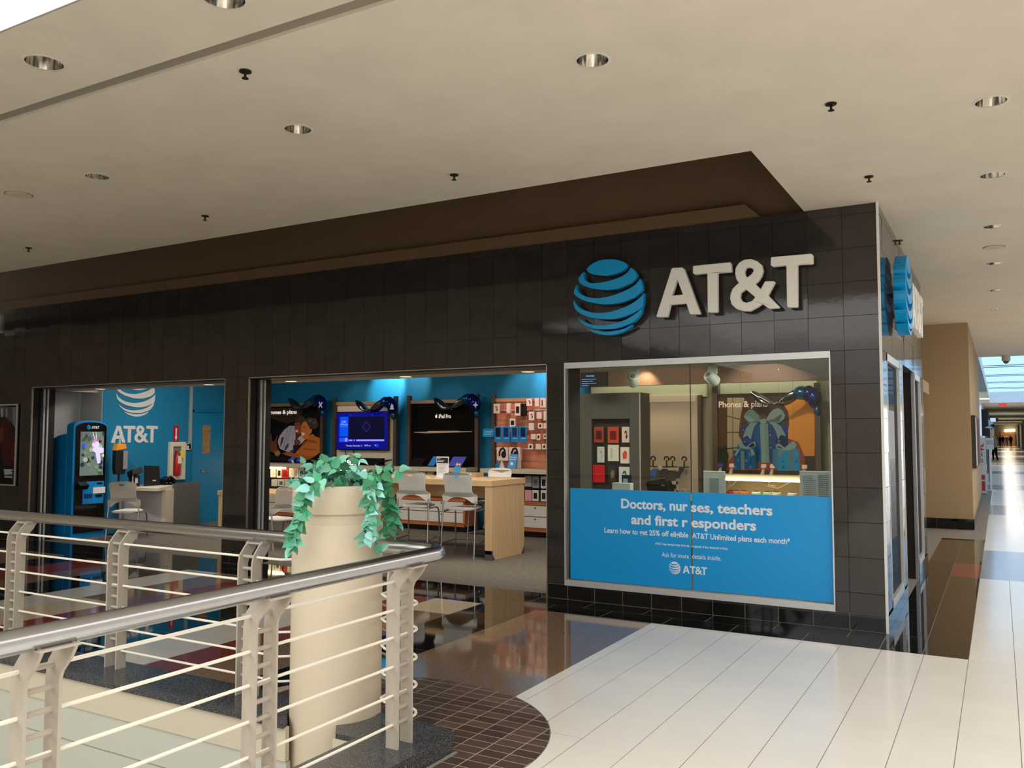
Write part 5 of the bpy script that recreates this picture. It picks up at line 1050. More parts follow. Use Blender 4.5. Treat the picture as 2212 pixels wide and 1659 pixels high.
MB().obox((a.x+.1, 12.72, 1.125+.125), (1, 0, 0), (.06, .25, 1), (0, -1, .25), .075, .125, .004).build('front_leaf', mat('stand_blue', (28, 140, 206), .4), t); MB().obox((a.x+.16, 12.78, 1.125+.12), (1, 0, 0), (.1, -.2, 1), (0, 1, .2), .07, .12, .003).build('rear_leaf', col((206, 200, 190)), t)
mb = MB(); add_text(mb, 'How are', (a.x+.06, 12.7, 1.31), EX, EZ, cap=.025, off=.02); add_text(mb, 'we doing?', (a.x+.05, 12.7, 1.275), EX, EZ, cap=.025, off=.02); mb.plate([[(.03*cos(q), .03*sin(q)) for q in [2*pi*j/12 for j in range(12)]]], (a.x+.1, 12.69, 1.21), EX, EZ, -EY, 0); mb.build('lettering', col((230, 238, 244)), t, fixn=False)
for k, (x, rgb) in enumerate(((1074, (40, 110, 170)), (1084, (206, 206, 206)))):
    a = at(x, 1000, 12.68); t = thing('paper_tree', ['small blue', 'small white'][k]+' cone tree ornament on the accessory ledge', 'ornament', (a.x, 12.68, 1.125)); MB().lathe([(.06, 1.125), (.035, 1.19), (.004, 1.27)], (a.x, 12.68, 0), 4).build('cone', col(rgb, .4), t); MB().sphere((a.x, 12.68, 1.275), .012, 8, 6).build('topper', col((190, 180, 150)), t)
for k, (x0, y0, x1, y1, rgb, mk) in enumerate(((1133, 1028, 1148, 1051, (150, 148, 146), None), (1150, 1029, 1164, 1054, (132, 134, 142), (90, 92, 100)), (1168, 1029, 1181, 1055, (196, 190, 188), (40, 40, 44)), (1134, 1059, 1148, 1082, (206, 150, 156), None), (1150, 1059, 1163, 1082, (206, 204, 202), (20, 20, 22)), (1168, 1059, 1181, 1083, (206, 202, 196), (40, 36, 36)))):
    pack(['grey', 'blue grey', 'white speaker', 'pink patterned', 'white and black', 'white cable'][k]+' case pack hanging below the accessory ledge', x0, y0, x1, y1, 12.75, rgb, mk, .03, 'case packs below the accessory ledge')
# foil balloons draped over the fixture corners
M_foilb = mat('foil_blue', (10, 30, 110), .16, metal=.8); M_foild = mat('foil_dark', (120, 116, 118), .14, metal=1); M_foilt = mat('foil_teal', (10, 78, 112), .2, metal=.7)
def balloon(x, z, Y, lb, mark=None):
    t = thing('foil_balloon', lb, 'balloon', (x, Y, z), 'foil balloon garlands')
    mb = MB(); n = 26; W = []
    for i in range(n+1):
        s_ = i/n; u = -.92+.87*s_; v = .05+.08*sin(2*pi*s_*1.05+2.2)-.04; tw = sin(2*pi*s_*1.3); h = .085*(.35+.65*sin(pi*min(1, s_*1.1+.05)))
        W.append((Vector((x+u, Y+.05*tw, z+v+h*abs(cos(pi*s_*1.3))+.012)), Vector((x+u+.02, Y-.06*tw, z+v-h*abs(cos(pi*s_*1.3))-.012))))
    V = [q for a_, b_ in W for q in (a_, (a_+b_)/2+Vector((0, -.03, 0)), b_)]; Fs = []
    for i in range(n): Fs += [(3*i, 3*i+3, 3*i+4, 3*i+1), (3*i+1, 3*i+4, 3*i+5, 3*i+2)]
    o = mb.raw(V, Fs).build('ribbon_tail', M_foild, t, smooth=True, fixn=False); sd = o.modifiers.new('thick', 'SOLIDIFY'); sd.thickness = .006
    MB().sphere((x-.2, Y, z+.08), (.13, .09, .1), 16, 10).build('lobe', M_foilt, t, smooth=True); MB().sphere((x-.02, Y-.04, z), (.1, .1, .15), 16, 10).build('lobe', M_foilb, t, smooth=True)
    MB().sphere((x-.1, Y-.02, z+.06), (.1, .09, .12), 16, 10).build('lobe', M_foilb, t, smooth=True); MB().sphere((x+.02, Y-.05, z-.18), (.055, .05, .08), 12, 8).build('lobe', M_foilt, t, smooth=True)
    if mark: MB().plate([mark], (x+.06, Y-.15, z-.03), EX, EZ, -EY, .004).build('emblem', col((226, 228, 236)), t)
star = [(.0, .06), (.015, .015), (.06, 0), (.015, -.015), (0, -.06), (-.015, -.015), (-.06, 0), (-.015, .015)]
bell = [(-.05, -.04), (.05, -.04), (.035, -.02), (.03, .03), (.01, .055), (-.01, .055), (-.03, .03), (-.035, -.02)]
xx = [(-.05, .05), (-.03, .06), (0, .02), (.04, .06), (.05, .04), (.02, 0), (.05, -.05), (.03, -.06), (0, -.02), (-.04, -.06), (-.05, -.04), (-.02, 0)]
def bpos(px_, py_): q = at(px_, py_, 12.75); return q.x, q.z
balloon(*bpos(699, 872), 12.75, 'dark blue foil balloon over the portrait poster corner', xx); balloon(*bpos(852, 877), 12.75, 'dark blue foil balloon with a bell over the television corner', bell); balloon(*bpos(1031, 872), 12.75, 'dark blue foil balloon with a star over the black poster corner', star)
balloon(at(1764, 855, 12.6).x, at(1764, 860, 12.6).z, 12.6, 'dark foil balloon over the orange poster behind the window')

# ------------------------------------------------------------ behind the shop window
M_dcab = mat('charcoal_cabinet', (74, 70, 66), .5); M_gloss = mat('champagne_edge', (176, 160, 140), .35)
t = thing('accessory_cabinet', 'tall charcoal cabinet with a recessed black panel of hanging packs', 'cabinet', (-4.85, 11.5, 0))
X0, X1, YC, ZT = -5.32, -4.37, 11.3, 2.30; rx0, rx1, rz1 = -5.114, -4.529, 1.93
MB().box((X0, YC, 0), (rx0, YC+.38, ZT)).box((rx1, YC, 0), (X1, YC+.38, ZT)).box((rx0, YC, rz1), (rx1, YC+.38, ZT)).build('carcass', M_dcab, t, bevel=.003)
MB().box((rx0, YC+.08, 0), (rx1, YC+.12, rz1)).build('hanging_panel', M_back, t); MB().box((X1-.012, YC-.008, 0), (X1+.004, YC+.006, ZT)).build('edge_trim', M_gloss, t)
wp = [(1283, 922, 1304, 956, (150, 62, 46), (70, 20, 20)), (1313, 922, 1336, 957, (186, 70, 40), (104, 16, 20)), (1343, 922, 1359.5, 956, (214, 190, 176), (40, 36, 36)), (1290, 965, 1305, 999, (186, 190, 184), (150, 154, 150)), (1313, 961, 1336, 996, (206, 204, 192), (180, 178, 168)), (1340, 966, 1359.5, 1001, (224, 206, 196), (206, 70, 60)), (1281, 1005, 1306, 1042, (186, 22, 30), None), (1315, 1008, 1331, 1041, (52, 46, 40), (120, 108, 84)), (1337, 1009, 1360, 1044, (200, 204, 202), (40, 48, 52))]
for k, (x0, y0, x1, y1, rgb, mk) in enumerate(wp):
    pack(['left rust red', 'middle orange red', 'right red and white ring', 'left slim pale', 'middle cream', 'white pack with red flower', 'plain bright red', 'black patterned', 'white and black rugged'][k]+' pack in the charcoal cabinet, '+['top', 'middle', 'bottom'][k//3]+' row', x0, y0, x1, y1, YC+.03, rgb, mk, .03, 'packs in the charcoal cabinet', kind=(0, 0, 3, 3, 2, 1, 0, 1, 3)[k])
# small information screen above the cabinet
a = at(1254, 836, 11.0); b = at(1311, 803, 11.0); t = thing('info_screen', 'small dark screen with blue text above the charcoal cabinet', 'screen', ((a.x+b.x)/2, 11.0, a.z)); MB().box((a.x, 11.0, a.z), (b.x, 11.04, b.z)).build('case', M_gblack, t); MB().box(((a.x+b.x)/2-.02, 11.04, b.z-.05), ((a.x+b.x)/2+.02, 11.06, 3.3)).build('ceiling_rod', M_black, t)
mb = MB(); add_text(mb, 'No Signal', (a.x+.09, 10.999, b.z-.06), EX, EZ, cap=.022, off=.02); [mb.box((a.x+.02, 10.998, b.z-.1-.03*k), (a.x+.02+w_, 10.9995, b.z-.095-.03*k)) for k, w_ in enumerate((.22, .17, .22, .1))]; mb.build('message', col((110, 150, 230), .5, .8), t, fixn=False)
# beige device fixture
t = thing('device_fixture', 'beige wall fixture with phone ledges behind the window middle', 'shelving', (-4.45, 12.9, 0)); a = at(1404, 853, 12.95); b = at(1511, 853, 12.95)
MB().box((a.x, 12.95, 0), (b.x, 13.02, 2.33)).build('back_panel', mat('fixture_beige', (196, 180, 160), .55), t, bevel=.01); MB().box((a.x, 12.93, 2.22), (b.x-.06, 12.95, 2.3)).build('header', mat('fixture_cream', (210, 196, 176), .5), t)
MB().box((b.x-.02, 12.9, 0), (b.x+.03, 13.02, 2.32)).build('side_frame', M_dwood, t)
MB().box((a.x, 12.62, 1.16), (b.x-.25, 12.95, 1.2)).build('ledge', mat('fixture_cream', (210, 196, 176), .5), t); MB().box((a.x, 12.6, .95), (b.x-.24, 12.95, 1.0)).build('ledge', mat('fixture_cream', (210, 196, 176), .5), t); MB().box((a.x, 12.6, .82), (b.x-.24, 12.95, .86)).build('ledge', M_ledge, t); MB().box((b.x-.27, 12.6, .5), (b.x-.23, 12.95, 1.2)).build('bracket', mat('fixture_cream', (210, 196, 176), .5), t)
for k, x in enumerate((1413, 1433, 1467)):
    p = at(x, 1020, 12.6); t = thing('demo_phone', ['leftmost blue', 'middle dark', 'rightmost dark'][k]+' demo phone leaning on the beige fixture', 'phone', (p.x, 12.6, 1.02), 'phones on the beige fixture')
    MB().obox(p, (1, 0, 0), (.35, .5, 1), (0, -1, .5), .045, .085, .006).build('handset', col(((60, 100, 170), (52, 52, 60), (52, 52, 60))[k], .3), t); MB().tube([(p.x, 12.62, 1.0), p+Vector((0, .03, 0))], .012, 6).build('stand', M_alu, t)
for k, x in enumerate((1411, 1440, 1453, 1478)):
    p = at(x, 1010, 12.8); t = thing('demo_watch', ['leftmost', 'second', 'third', 'rightmost'][k]+' demo watch on its stand on the beige fixture', 'watch', (p.x, 12.8, 1.2), 'watches on the beige fixture')
    MB().box((p.x-.06, 12.75, 1.2), (p.x+.06, 12.87, 1.215)).build('stand_base', M_black, t); MB().tube([(p.x, 12.8, 1.21), (p.x, 12.8, 1.31)], .012, 8).build('stand_neck', M_black, t); MB().tube([(p.x+.035*cos(q), 12.8, 1.33+.035*sin(q)) for q in [pi*j/8 for j in range(-2, 10)]], .012, 6).build('strap', M_black, t)
for k, x in enumerate((1463, 1476)): pack(['left', 'right'][k]+' cream carton on the low ledge of the beige fixture', x-6, 1056, x+5, 1068, 12.7, (216, 192, 160), (180, 150, 120), .1, 'cartons on the beige fixture', hook=False)
# orange poster bay
t = thing('display_fixture', 'wall fixture with glowing ledge carrying the orange poster', 'shelving', (-3, 12.9, 0)); a = at(1544, 850, 12.95); b = at(1765, 850, 12.95)
for x in (a.x, b.x): MB().box((x-.04, 12.93, 0), (x+.04, 13.0, 2.46)).build('post', M_dwood, t)
MB().box((a.x-.03, 12.6, 1.06), (b.x+.03, 13.0, 1.12)).build('ledge', M_ledge, t); MB().box((a.x, 12.97, .3), (b.x, 13.0, 1.06)).build('pegboard', mat('pegboard', (176, 160, 130), .7), t)
MB().box((a.x-.03, 12.62, .72), (b.x+.03, 13.0, .76)).build('shelf', M_ledge, t); MB().box((a.x, 12.65, 0), (b.x, 13.0, .3)).build('cabinet', M_drawer, t)
a2 = at(1566, 1030, 12.58); b2 = at(1730, 1030, 12.58); q = thing('led_bar', 'glowing warm light bar under the ledge behind the gift cut-outs', 'light bar', (a2.x, 12.58, 1.04)); MB().box((a2.x, 12.57, 1.035), (b2.x, 12.6, 1.062)).build('diffuser', M_led, q)
t = thing('orange_poster', 'orange poster of a curly-haired person headed Phones and plans behind the gift cut-outs', 'poster', (-3, 13, 1.13)); MB().box((a.x+.05, 12.96, 1.12), (b.x-.05, 12.985, 2.33)).build('sheet', col((52, 40, 32)), t)
print_pix('print', [(R4(1552, 859, 1570, 1016), (70, 42, 22)), (R4(1571, 859, 1608, 1016), (150, 136, 108)), ([(1571, 898), (1571, 900), (1608, 909), (1608, 907)], (40, 34, 28)), (R4(1571, 933, 1608, 935), (40, 34, 28)), (R4(1582, 859, 1584, 1016), (100, 90, 72)), ([(1571, 968), (1571, 970), (1608, 966), (1608, 964)], (40, 34, 28)),
    ([(1690, 860), (1690, 985), (1760, 985), (1760, 862)], (206, 132, 46)),
    ([(1600, 900), (1606, 872), (1625, 860), (1660, 858), (1688, 866), (1703, 890), (1705, 915), (1700, 945), (1690, 965), (1610, 965), (1596, 940)], (66, 38, 24)),
    ([(1615, 910), (1640, 895), (1670, 900), (1680, 930), (1670, 965), (1640, 975), (1618, 950)], (120, 66, 40)),
    ([(1560, 1016), (1590, 975), (1640, 968), (1700, 946), (1725, 955), (1738, 985), (1742, 1016)], (132, 58, 26)), ([(1552, 1016), (1552, 975), (1566, 960), (1575, 985), (1570, 1016)], (40, 44, 30))], t, 12.9585)
a = at(1553, 880, 12.95); b = at(1658, 880, 12.95); mb = MB(); add_text(mb, 'Phones & plans', (a.x, 12.94, a.z), EX, EZ, width=b.x-a.x, cap=.09, off=.02); mb.build('heading', col((214, 196, 184), .5, .25), t, fixn=False)
for k, (x, rgb) in enumerate(((1580, (176, 40, 36)), (1592, (190, 110, 50)), (1607, (196, 120, 60)), (1634, (196, 210, 206)), (1658, (176, 196, 184)), (1677, (200, 196, 180)), (1712, (190, 206, 206)))):
    p = at(x, 1066, 12.75); t = thing('speaker_pod', ['red', 'first orange', 'second orange', 'white flat', 'teal grey', 'cream', 'pale blue'][k]+' small gadget on the low shelf under the glowing ledge', 'gadget', (p.x, 12.75, .76), 'gadgets under the glowing ledge'); MB().lathe([(.06, .76), (.075, .79), (.072, .86), (.05, .875)], (p.x, 12.75, 0), 14).build('shell', col(rgb, .4), t, smooth=True); MB().lathe([(.045, .875), (.03, .885)], (p.x, 12.75, 0), 12).build('cap', M_black, t)
t = thing('loose_cables', 'white loose cables hanging under the glowing ledge', 'cable', (-2.9, 12.75, 1.06))
for pts in (((1572, 1034), (1577, 1046), (1572, 1055), (1580, 1050), (1590, 1040), (1597, 1030)), ((1655, 1034), (1662, 1044), (1658, 1050), (1680, 1055), (1700, 1046), (1722, 1034)), ((1668, 1032), (1660, 1048), (1675, 1050))):
    MB().tube([at(x, y, 12.8) for x, y in pts], .006, 6).build('lead', col((214, 206, 190)), t, smooth=True)
for k, x in enumerate((1556, 1580, 1649, 1668, 1737)):
    p = at(x, 1010, 12.7); t = thing('phone_stand', 'small pale phone stand, '+ORD[k]+' from the left on the glowing ledge', 'stand', (p.x, 12.7, 1.12), 'phone stands on the glowing ledge'); MB().tube([(p.x-.02, 12.72, 1.12), (p.x+.01, 12.7, 1.24)], [.03, .018], 8).build('neck', col((214, 186, 172)), t); MB().obox((p.x+.01, 12.68, 1.25), (1, 0, 0), (0, .5, 1), (0, -1, .5), .035, .03, .006).build('cradle', col((206, 180, 168)) if k else col((60, 60, 130)), t)
# counter and things just behind the glass
t = thing('window_counter', 'white display counter just behind the shop window', 'counter', (-2.6, 8.8, 0)); MB().box((-3.85, 8.55, 1.0), (-1.42, 8.98, 1.04)).build('top', M_drawer, t)
for x in (-3.8, -1.47): MB().box((x-.03, 8.58, 0), (x+.03, 8.95, 1.0)).build('leg', M_drawer, t)
def wbox(name, lb, cat, x0, y0, x1, Y, rgb, th, lo=1.04, tiltf=0):
    a = at(x0, y0, Y); b = at(x1, y0, Y); t = thing(name, lb, cat, ((a.x+b.x)/2, Y, lo)); MB().box((a.x, Y, lo), (b.x, Y+th, a.z)).build('panel', col(rgb, .45), t, bevel=.004); return t, a, b
t, a, b = wbox('white_panel_stand', 'pale blue-white upright panel behind the right window pane', 'panel', 1519, 1017, 1566, 8.62, (228, 236, 236), .02); MB().box((a.x+.07, 8.605, 1.04), (b.x-.06, 8.62, a.z-.07)).build('easel_back', col((176, 192, 194)), t)
t, a, b = wbox('notice_sheet', 'white printed notice sheet at the right edge of the window', 'notice', 1727, 1017, 1796, 8.6, (232, 238, 236), .006); mb = MB()
for k in range(11): mb.box((a.x+.03, 8.599, a.z-.05-.02*k), (a.x+.03+(.09 if k < 2 else .12), 8.5995, a.z-.045-.02*k)).box((a.x+.17, 8.599, a.z-.04-.02*k), (b.x-.03, 8.5995, a.z-.033-.02*k))
mb.build('print', col((132, 140, 160)), t)
t, a, b = wbox('white_carton', 'small white box left of the black phone behind the window', 'box', 1322, 1043, 1361, 8.66, (228, 232, 230), .1)
t = thing('display_case', 'clear phone sleeve beside the small white box', 'package', (at(1355, 1040, 8.75).x, 8.75, 1.04)); p = at(1352, 1030, 8.75); MB().box((p.x-.05, 8.75, 1.04), (p.x+.06, 8.77, p.z+.02)).build('sleeve', col((46, 54, 60)), t); MB().box((p.x-.03, 8.745, 1.08), (p.x+.02, 8.75, p.z-.02)).build('insert', col((150, 190, 206)), t)
a = at(1395, 1040, 8.62); b = at(1452, 1040, 8.62); t = thing('register_phone', 'black desk phone seen from behind at the window counter', 'phone', ((a.x+b.x)/2, 8.65, 1.04))
MB().plate([[(0, .16), (.03, 0), (b.x-a.x, 0), (b.x-a.x-.05, .19), (.2, .185)]], (a.x, 8.62, 1.04), EX, EZ, EY, .12).build('body', M_gblack, t, bevel=.008); MB().tube([(a.x+.02, 8.68, 1.2), (b.x-.1, 8.68, 1.225)], .022, 8).build('handset', M_black, t); MB().box((b.x-.12, 8.617, 1.17), (b.x-.08, 8.62, 1.18)).build('maker_tag', col((170, 174, 176)), t)
# gift-box cut-outs hung right behind the glass
RIB = (176, 206, 204); RIBD = (88, 116, 116)
def cutout(name, label, outline, shapes, Y, s_, ox, oy):
    f = plane_pix(Y); P = [f((ox+x/s_, oy+y/s_)) for x, y in outline]; zb = min(p[1] for p in P); xc = sum(p[0] for p in P)/len(P)
    t = thing(name, label, 'decoration', (xc, Y, zb)); MB().plate([P], (0, Y+.008, 0), EX, EZ, -EY, .008).build('board', col(shapes[0][1], .45), t)
    print_pix('print', shapes, t, Y-.0003, s_, ox, oy); zt = max(p[1] for p in P); xt = [p for p in P if p[1] == zt][0][0]
    MB().tube([(xt, Y+.004, zt-.01), (xt, Y+.004, 2.42)], .0012, 4).build('hanging_thread', glass('nylon_thread', (240, 240, 240)), t)
def ell(x, y, a, b=None, n=12): b = b or a; return [(x+a*cos(2*pi*k/n), y+b*sin(2*pi*k/n)) for k in range(n)]
bigL = [(180, 300), (230, 220), (300, 155), (400, 170), (500, 270), (550, 370), (620, 358), (690, 370), (760, 240), (850, 150), (960, 120), (1050, 180), (1110, 290), (1080, 370), (990, 460), (1120, 470), (1160, 520), (1165, 1000), (1130, 1340), (400, 1340), (150, 880), (135, 530), (230, 490), (320, 440), (220, 380)]
cutout('gift_cutout', 'large navy gift box cut-out with a big silver bow in the window', bigL, [
    ([(135, 530), (230, 490), (1120, 470), (1160, 520), (1165, 1000), (1130, 1340), (400, 1340), (150, 880)], (26, 84, 172)), ([(400, 530), (545, 500), (570, 1340), (430, 1340)], (20, 106, 196)), ([(900, 700), (1160, 700), (1160, 1060), (880, 1060)], (26, 44, 120)),
    ([(760, 545), (812, 645), (742, 645)], (20, 120, 160)), ([(775, 815), (828, 925), (748, 925)], (20, 120, 160)), (ell(770, 725, 24), (150, 166, 190)), (ell(785, 1000, 24), (140, 156, 180)), (ell(970, 858, 24), (150, 166, 190)), (ell(205, 875, 24, 18), (140, 150, 186)), (ell(172, 610, 18), (120, 150, 180)),
    ([(540, 470), (725, 470), (755, 1340), (575, 1345)], RIB), ([(640, 470), (725, 470), (755, 1340), (668, 1343)], (156, 188, 188)),
    ([(330, 440), (500, 440), (420, 530), (370, 700), (340, 825), (262, 732), (158, 790), (220, 600)], RIB), ([(720, 430), (900, 450), (1010, 520), (1130, 750), (1010, 720), (950, 815), (900, 640), (820, 500)], RIB),
    ([(180, 300), (230, 220), (300, 155), (400, 170), (500, 270), (550, 370), (560, 420), (440, 425), (320, 440), (220, 380)], (156, 186, 184)), ([(185, 305), (260, 290), (360, 340), (430, 405), (320, 430), (230, 370)], (190, 218, 214)),
    ([(690, 370), (760, 240), (850, 150), (960, 120), (1050, 180), (1110, 290), (1080, 370), (960, 455), (850, 440), (700, 400)], (190, 218, 214)), ([(730, 400), (860, 365), (1020, 250), (1045, 285), (965, 440), (850, 430)], (112, 140, 140)), ([(540, 390), (620, 358), (690, 370), (690, 465), (600, 470), (550, 440)], (182, 212, 208))], YF+.12, 10.37, 1590, 870)
cutout('gift_cutout', 'small dark blue dotted gift box cut-out with a silver bow in the window', [(458, 1095), (500, 1080), (505, 1010), (540, 985), (580, 1040), (600, 1052), (640, 1010), (690, 992), (702, 1040), (690, 1075), (715, 1080), (718, 1280), (470, 1292)], [
    ([(458, 1095), (700, 1080), (715, 1080), (718, 1280), (470, 1292)], (40, 112, 190)), ([(690, 1080), (716, 1080), (718, 1280), (700, 1285)], (60, 90, 110)), (ell(510, 1192, 15), (90, 170, 224)), (ell(596, 1196, 15), (110, 180, 220)), (ell(632, 1125, 17), (80, 170, 220)), (ell(640, 1264, 18), (80, 170, 224)), (ell(482, 1262, 15, 17), (70, 150, 210)), (ell(673, 1195, 10, 15), (30, 140, 190)),
    ([(538, 1095), (576, 1090), (582, 1290), (545, 1292)], (150, 176, 180)), ([(505, 1010), (540, 985), (580, 1040), (600, 1052), (640, 1010), (690, 992), (702, 1040), (640, 1068), (600, 1078), (530, 1062)], RIB), ([(620, 1050), (650, 1015), (680, 1008), (690, 1040), (650, 1058)], (24, 50, 80)), ([(500, 1080), (540, 1070), (510, 1120), (490, 1150), (470, 1135), (462, 1160)], RIB), ([(640, 1070), (672, 1080), (695, 1140), (672, 1130), (660, 1160), (650, 1110)], RIB)], YF+.10, 4.878, 1490, 750)
cutout('gift_cutout', 'small bright blue gift box cut-out with a silver bow in the window', [(872, 1075), (905, 1075), (905, 1030), (940, 1010), (1000, 1060), (1060, 1010), (1095, 990), (1125, 1030), (1110, 1068), (1155, 1088), (1160, 1300), (930, 1302), (876, 1240)], [
    ([(872, 1075), (1155, 1085), (1158, 1300), (930, 1300), (875, 1240)], (0, 180, 250)), ([(872, 1075), (920, 1077), (930, 1300), (875, 1240)], (0, 150, 220)), ([(1045, 1090), (1080, 1090), (1088, 1298), (1050, 1298)], (128, 160, 176)), ([(898, 1085), (914, 1086), (922, 1270), (904, 1262)], (110, 150, 160)), ([(980, 1180), (1000, 1215), (968, 1215)], (0, 120, 196)), ([(985, 1240), (1005, 1280), (970, 1280)], (0, 120, 196)), ([(1125, 1180), (1145, 1215), (1110, 1215)], (0, 120, 196)),
    ([(905, 1030), (940, 1010), (1000, 1060), (1060, 1010), (1095, 990), (1125, 1030), (1110, 1065), (1040, 1088), (990, 1088), (930, 1072)], RIB), ([(915, 1040), (950, 1045), (985, 1070), (940, 1062)], (40, 70, 76)), ([(940, 1088), (985, 1085), (975, 1140), (965, 1130), (950, 1160), (940, 1135), (922, 1145)], (140, 180, 196)), ([(1100, 1085), (1130, 1100), (1155, 1140), (1138, 1136), (1125, 1162), (1112, 1120)], (140, 180, 196))], YF+.09, 4.878, 1490, 750)

# ------------------------------------------------------------ farther along the concourse
struct(MB().box((-1.35, 12.8, 0), (-1.25, 17.6, CEIL)).build('wall_side_far', M_tan_wall))
bw = struct(MB().box((-2.6, 17.6, .19), (-.45, 26, CEIL)).build('wall_pilaster', M_tan_wall))
x = -2.6
while x < -.46: x1 = min(x+.31, -.446); piece('baseboard_tile', (x+.003, 17.585, 0), (x1-.003, 17.7, .19), M_black_tile, bw); x = x1
piece('baseboard_tile', (-.55, 17.7, 0), (-.44, 26, .19), M_black_tile, bw)
struct(MB().box((-1.3, 12.8, 3.45), (-.98, 14.2, CEIL-.001)).build('trim_10', mat('crown_brown', (110, 84, 58), .7)))
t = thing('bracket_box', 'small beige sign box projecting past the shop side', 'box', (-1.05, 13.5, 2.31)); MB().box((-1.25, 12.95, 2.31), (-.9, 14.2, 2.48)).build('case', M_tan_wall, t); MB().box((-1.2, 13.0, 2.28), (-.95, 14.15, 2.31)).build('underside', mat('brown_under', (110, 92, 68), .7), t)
for k, (a, b) in enumerate(((17.75, 18.9), (19.0, 21.8))):
    t = thing('framed_display', ['dark framed display on the tan pilaster, nearest the viewer', 'dark red framed display on the tan pilaster, farther along'][k], 'frame', (-.45, (a+b)/2, 1.1)); MB().box((-.45, a, 1.1), (-.38, b, 2.07)).build('frame', mat('dark_frame', (52, 40, 36), .5), t); MB().box((-.38, a+.12*(b-a), 1.14), (-.376, b-.4*(b-a), 2.03)).build('print', col((190, 196, 196) if k == 0 else (92, 30, 34)), t)
Y = 28.4; t = thing('sale_board', 'tall white sale board with red and green lettering behind the pilaster', 'sign board', (-.7, Y, 0)); MB().box((-1.25, Y, .02), (-.36, Y+.12, 1.64)).build('board', mat('board_white', (206, 212, 210), .5), t)
mb = MB(); [mb.box((-1.2, Y-.004, a), (-.4, Y-.001, b)) for a, b in ((.1, .38), (.42, .56))]; mb.build('red_stripe', col((176, 72, 80)), t); mb = MB(); add_text(mb, '50¢', (-.82, Y-.003, 1.28), EX, EZ, width=.42, cap=.22, off=.01); mb.build('price', col((206, 50, 56)), t, fixn=False)
mb = MB(); add_text(mb, 'SOCKS', (-.96, Y-.003, 1.1), EX, EZ, width=.52, cap=.1, off=.02); add_text(mb, 'SOCKS', (-.96, Y-.003, .92), EX, EZ, width=.53, cap=.1, off=.02); mb.build('wording', col((60, 110, 100)), t, fixn=False); MB().box((-.62, Y-.004, .6), (-.5, Y-.001, .84)).build('picture', col((92, 128, 136)), t); MB().box((-1.2, Y+.01, 0), (-.38, Y+.1, .02)).build('foot', M_black, t)
Y = 30.5; a = at(2131, 1000, Y); b = at(2148, 1000, Y); t = thing('price_sign', 'small white price sign on a grey post beside the sale board', 'sign', (a.x+.1, Y, 0)); zt = at(2140, 946, Y).z; zb = at(2140, 971, Y).z; MB().box((a.x, Y, zb), (b.x, Y+.03, zt)).build('panel', mat('board_white', (206, 212, 210), .5), t); MB().box(((a.x+b.x)/2-.03, Y, .02), ((a.x+b.x)/2+.03, Y+.03, zb)).build('post', M_alu, t); MB().box((a.x, Y-.1, 0), (b.x, Y+.14, .02)).build('base', M_alu, t)
mb = MB(); add_text(mb, '50%', (a.x+.02, Y-.002, zb+.16), EX, EZ, width=b.x-a.x-.04, cap=.12); mb.build('figure', col((150, 80, 110)), t, fixn=False)
Y = 33.0; a = at(2109, 935, Y); b = at(2119, 875, Y); t = thing('blue_blade_sign', 'blue and white projecting sign behind the tan pilaster', 'sign', (a.x, Y, 0)); MB().box((a.x-.6, Y, a.z), (a.x+.05, Y+.1, b.z)).build('blue_panel', mat('blade_blue', (40, 84, 200), .4, emit=(40, 84, 200), estr=.3), t); MB().box((a.x+.05, Y, a.z-.1), (b.x, Y+.1, b.z-.02)).build('white_edge', mat('blade_white', (220, 226, 240), .4, emit=(220, 230, 250), estr=.5), t); MB().tube([(a.x-.3, Y+.05, 0), (a.x-.3, Y+.05, a.z)], .05).build('post', M_black, t)
Y = 36.0; a = at(2117, 930, Y); b = at(2134, 884, Y); t = thing('black_banner', 'black banner with a white sweep hanging beyond the blue sign', 'banner', ((a.x+b.x)/2, Y, 0)); MB().box((a.x, Y, a.z-.2), (b.x, Y+.06, b.z)).build('cloth', mat('banner_black', (14, 14, 18), .4), t); MB().plate([[(a.x+.15, a.z+.1), (a.x+.45, a.z+.26), (b.x, a.z+.42), (b.x, a.z+.2), (a.x+.5, a.z+.06)]], (0, Y-.003, 0), EX, EZ, -EY, 0).build('sweep', col((210, 216, 220)), t, fixn=False); MB().tube([(b.x, Y+.03, 0), (b.x, Y+.03, b.z)], .03).build('post', M_black, t)
Y = 46; a = at(2139, 903, Y); b = at(2151, 911, Y); t = thing('hanging_shop_sign', 'small lit black and white sign jutting over the far walkway', 'sign', (a.x, Y, b.z)); MB().box((a.x, Y, b.z), (b.x, Y+.15, a.z)).build('case', mat('blade_white', (220, 226, 240), .4, emit=(220, 230, 250), estr=.5), t); MB().box((b.x, Y, b.z), (b.x+.1, Y+.15, a.z)).build('end_cap', M_black, t); MB().box((a.x, Y, b.z-.35), (a.x+.16, Y+.1, b.z-.1)).build('flag', M_black, t); MB().box((a.x-.2, Y, 0), (a.x-.05, Y+.1, a.z)).build('post', mat('post_grey', (110, 116, 124), .5), t)
t = thing('exit_sign', 'tiny red exit sign under the far lowered ceiling', 'sign', (.3, 55, 3.1)); p = at(2166, 874, 55); MB().box((p.x-.2, 55, p.z-.1), (p.x+.2, 55.08, p.z+.12)).build('case', mat('exit_red', (220, 70, 80), .5, emit=(230, 60, 70), estr=.6), t); MB().tube([(p.x, 55.04, p.z+.1), (p.x, 55.04, 3.5)], .02).build('rod', M_black, t)
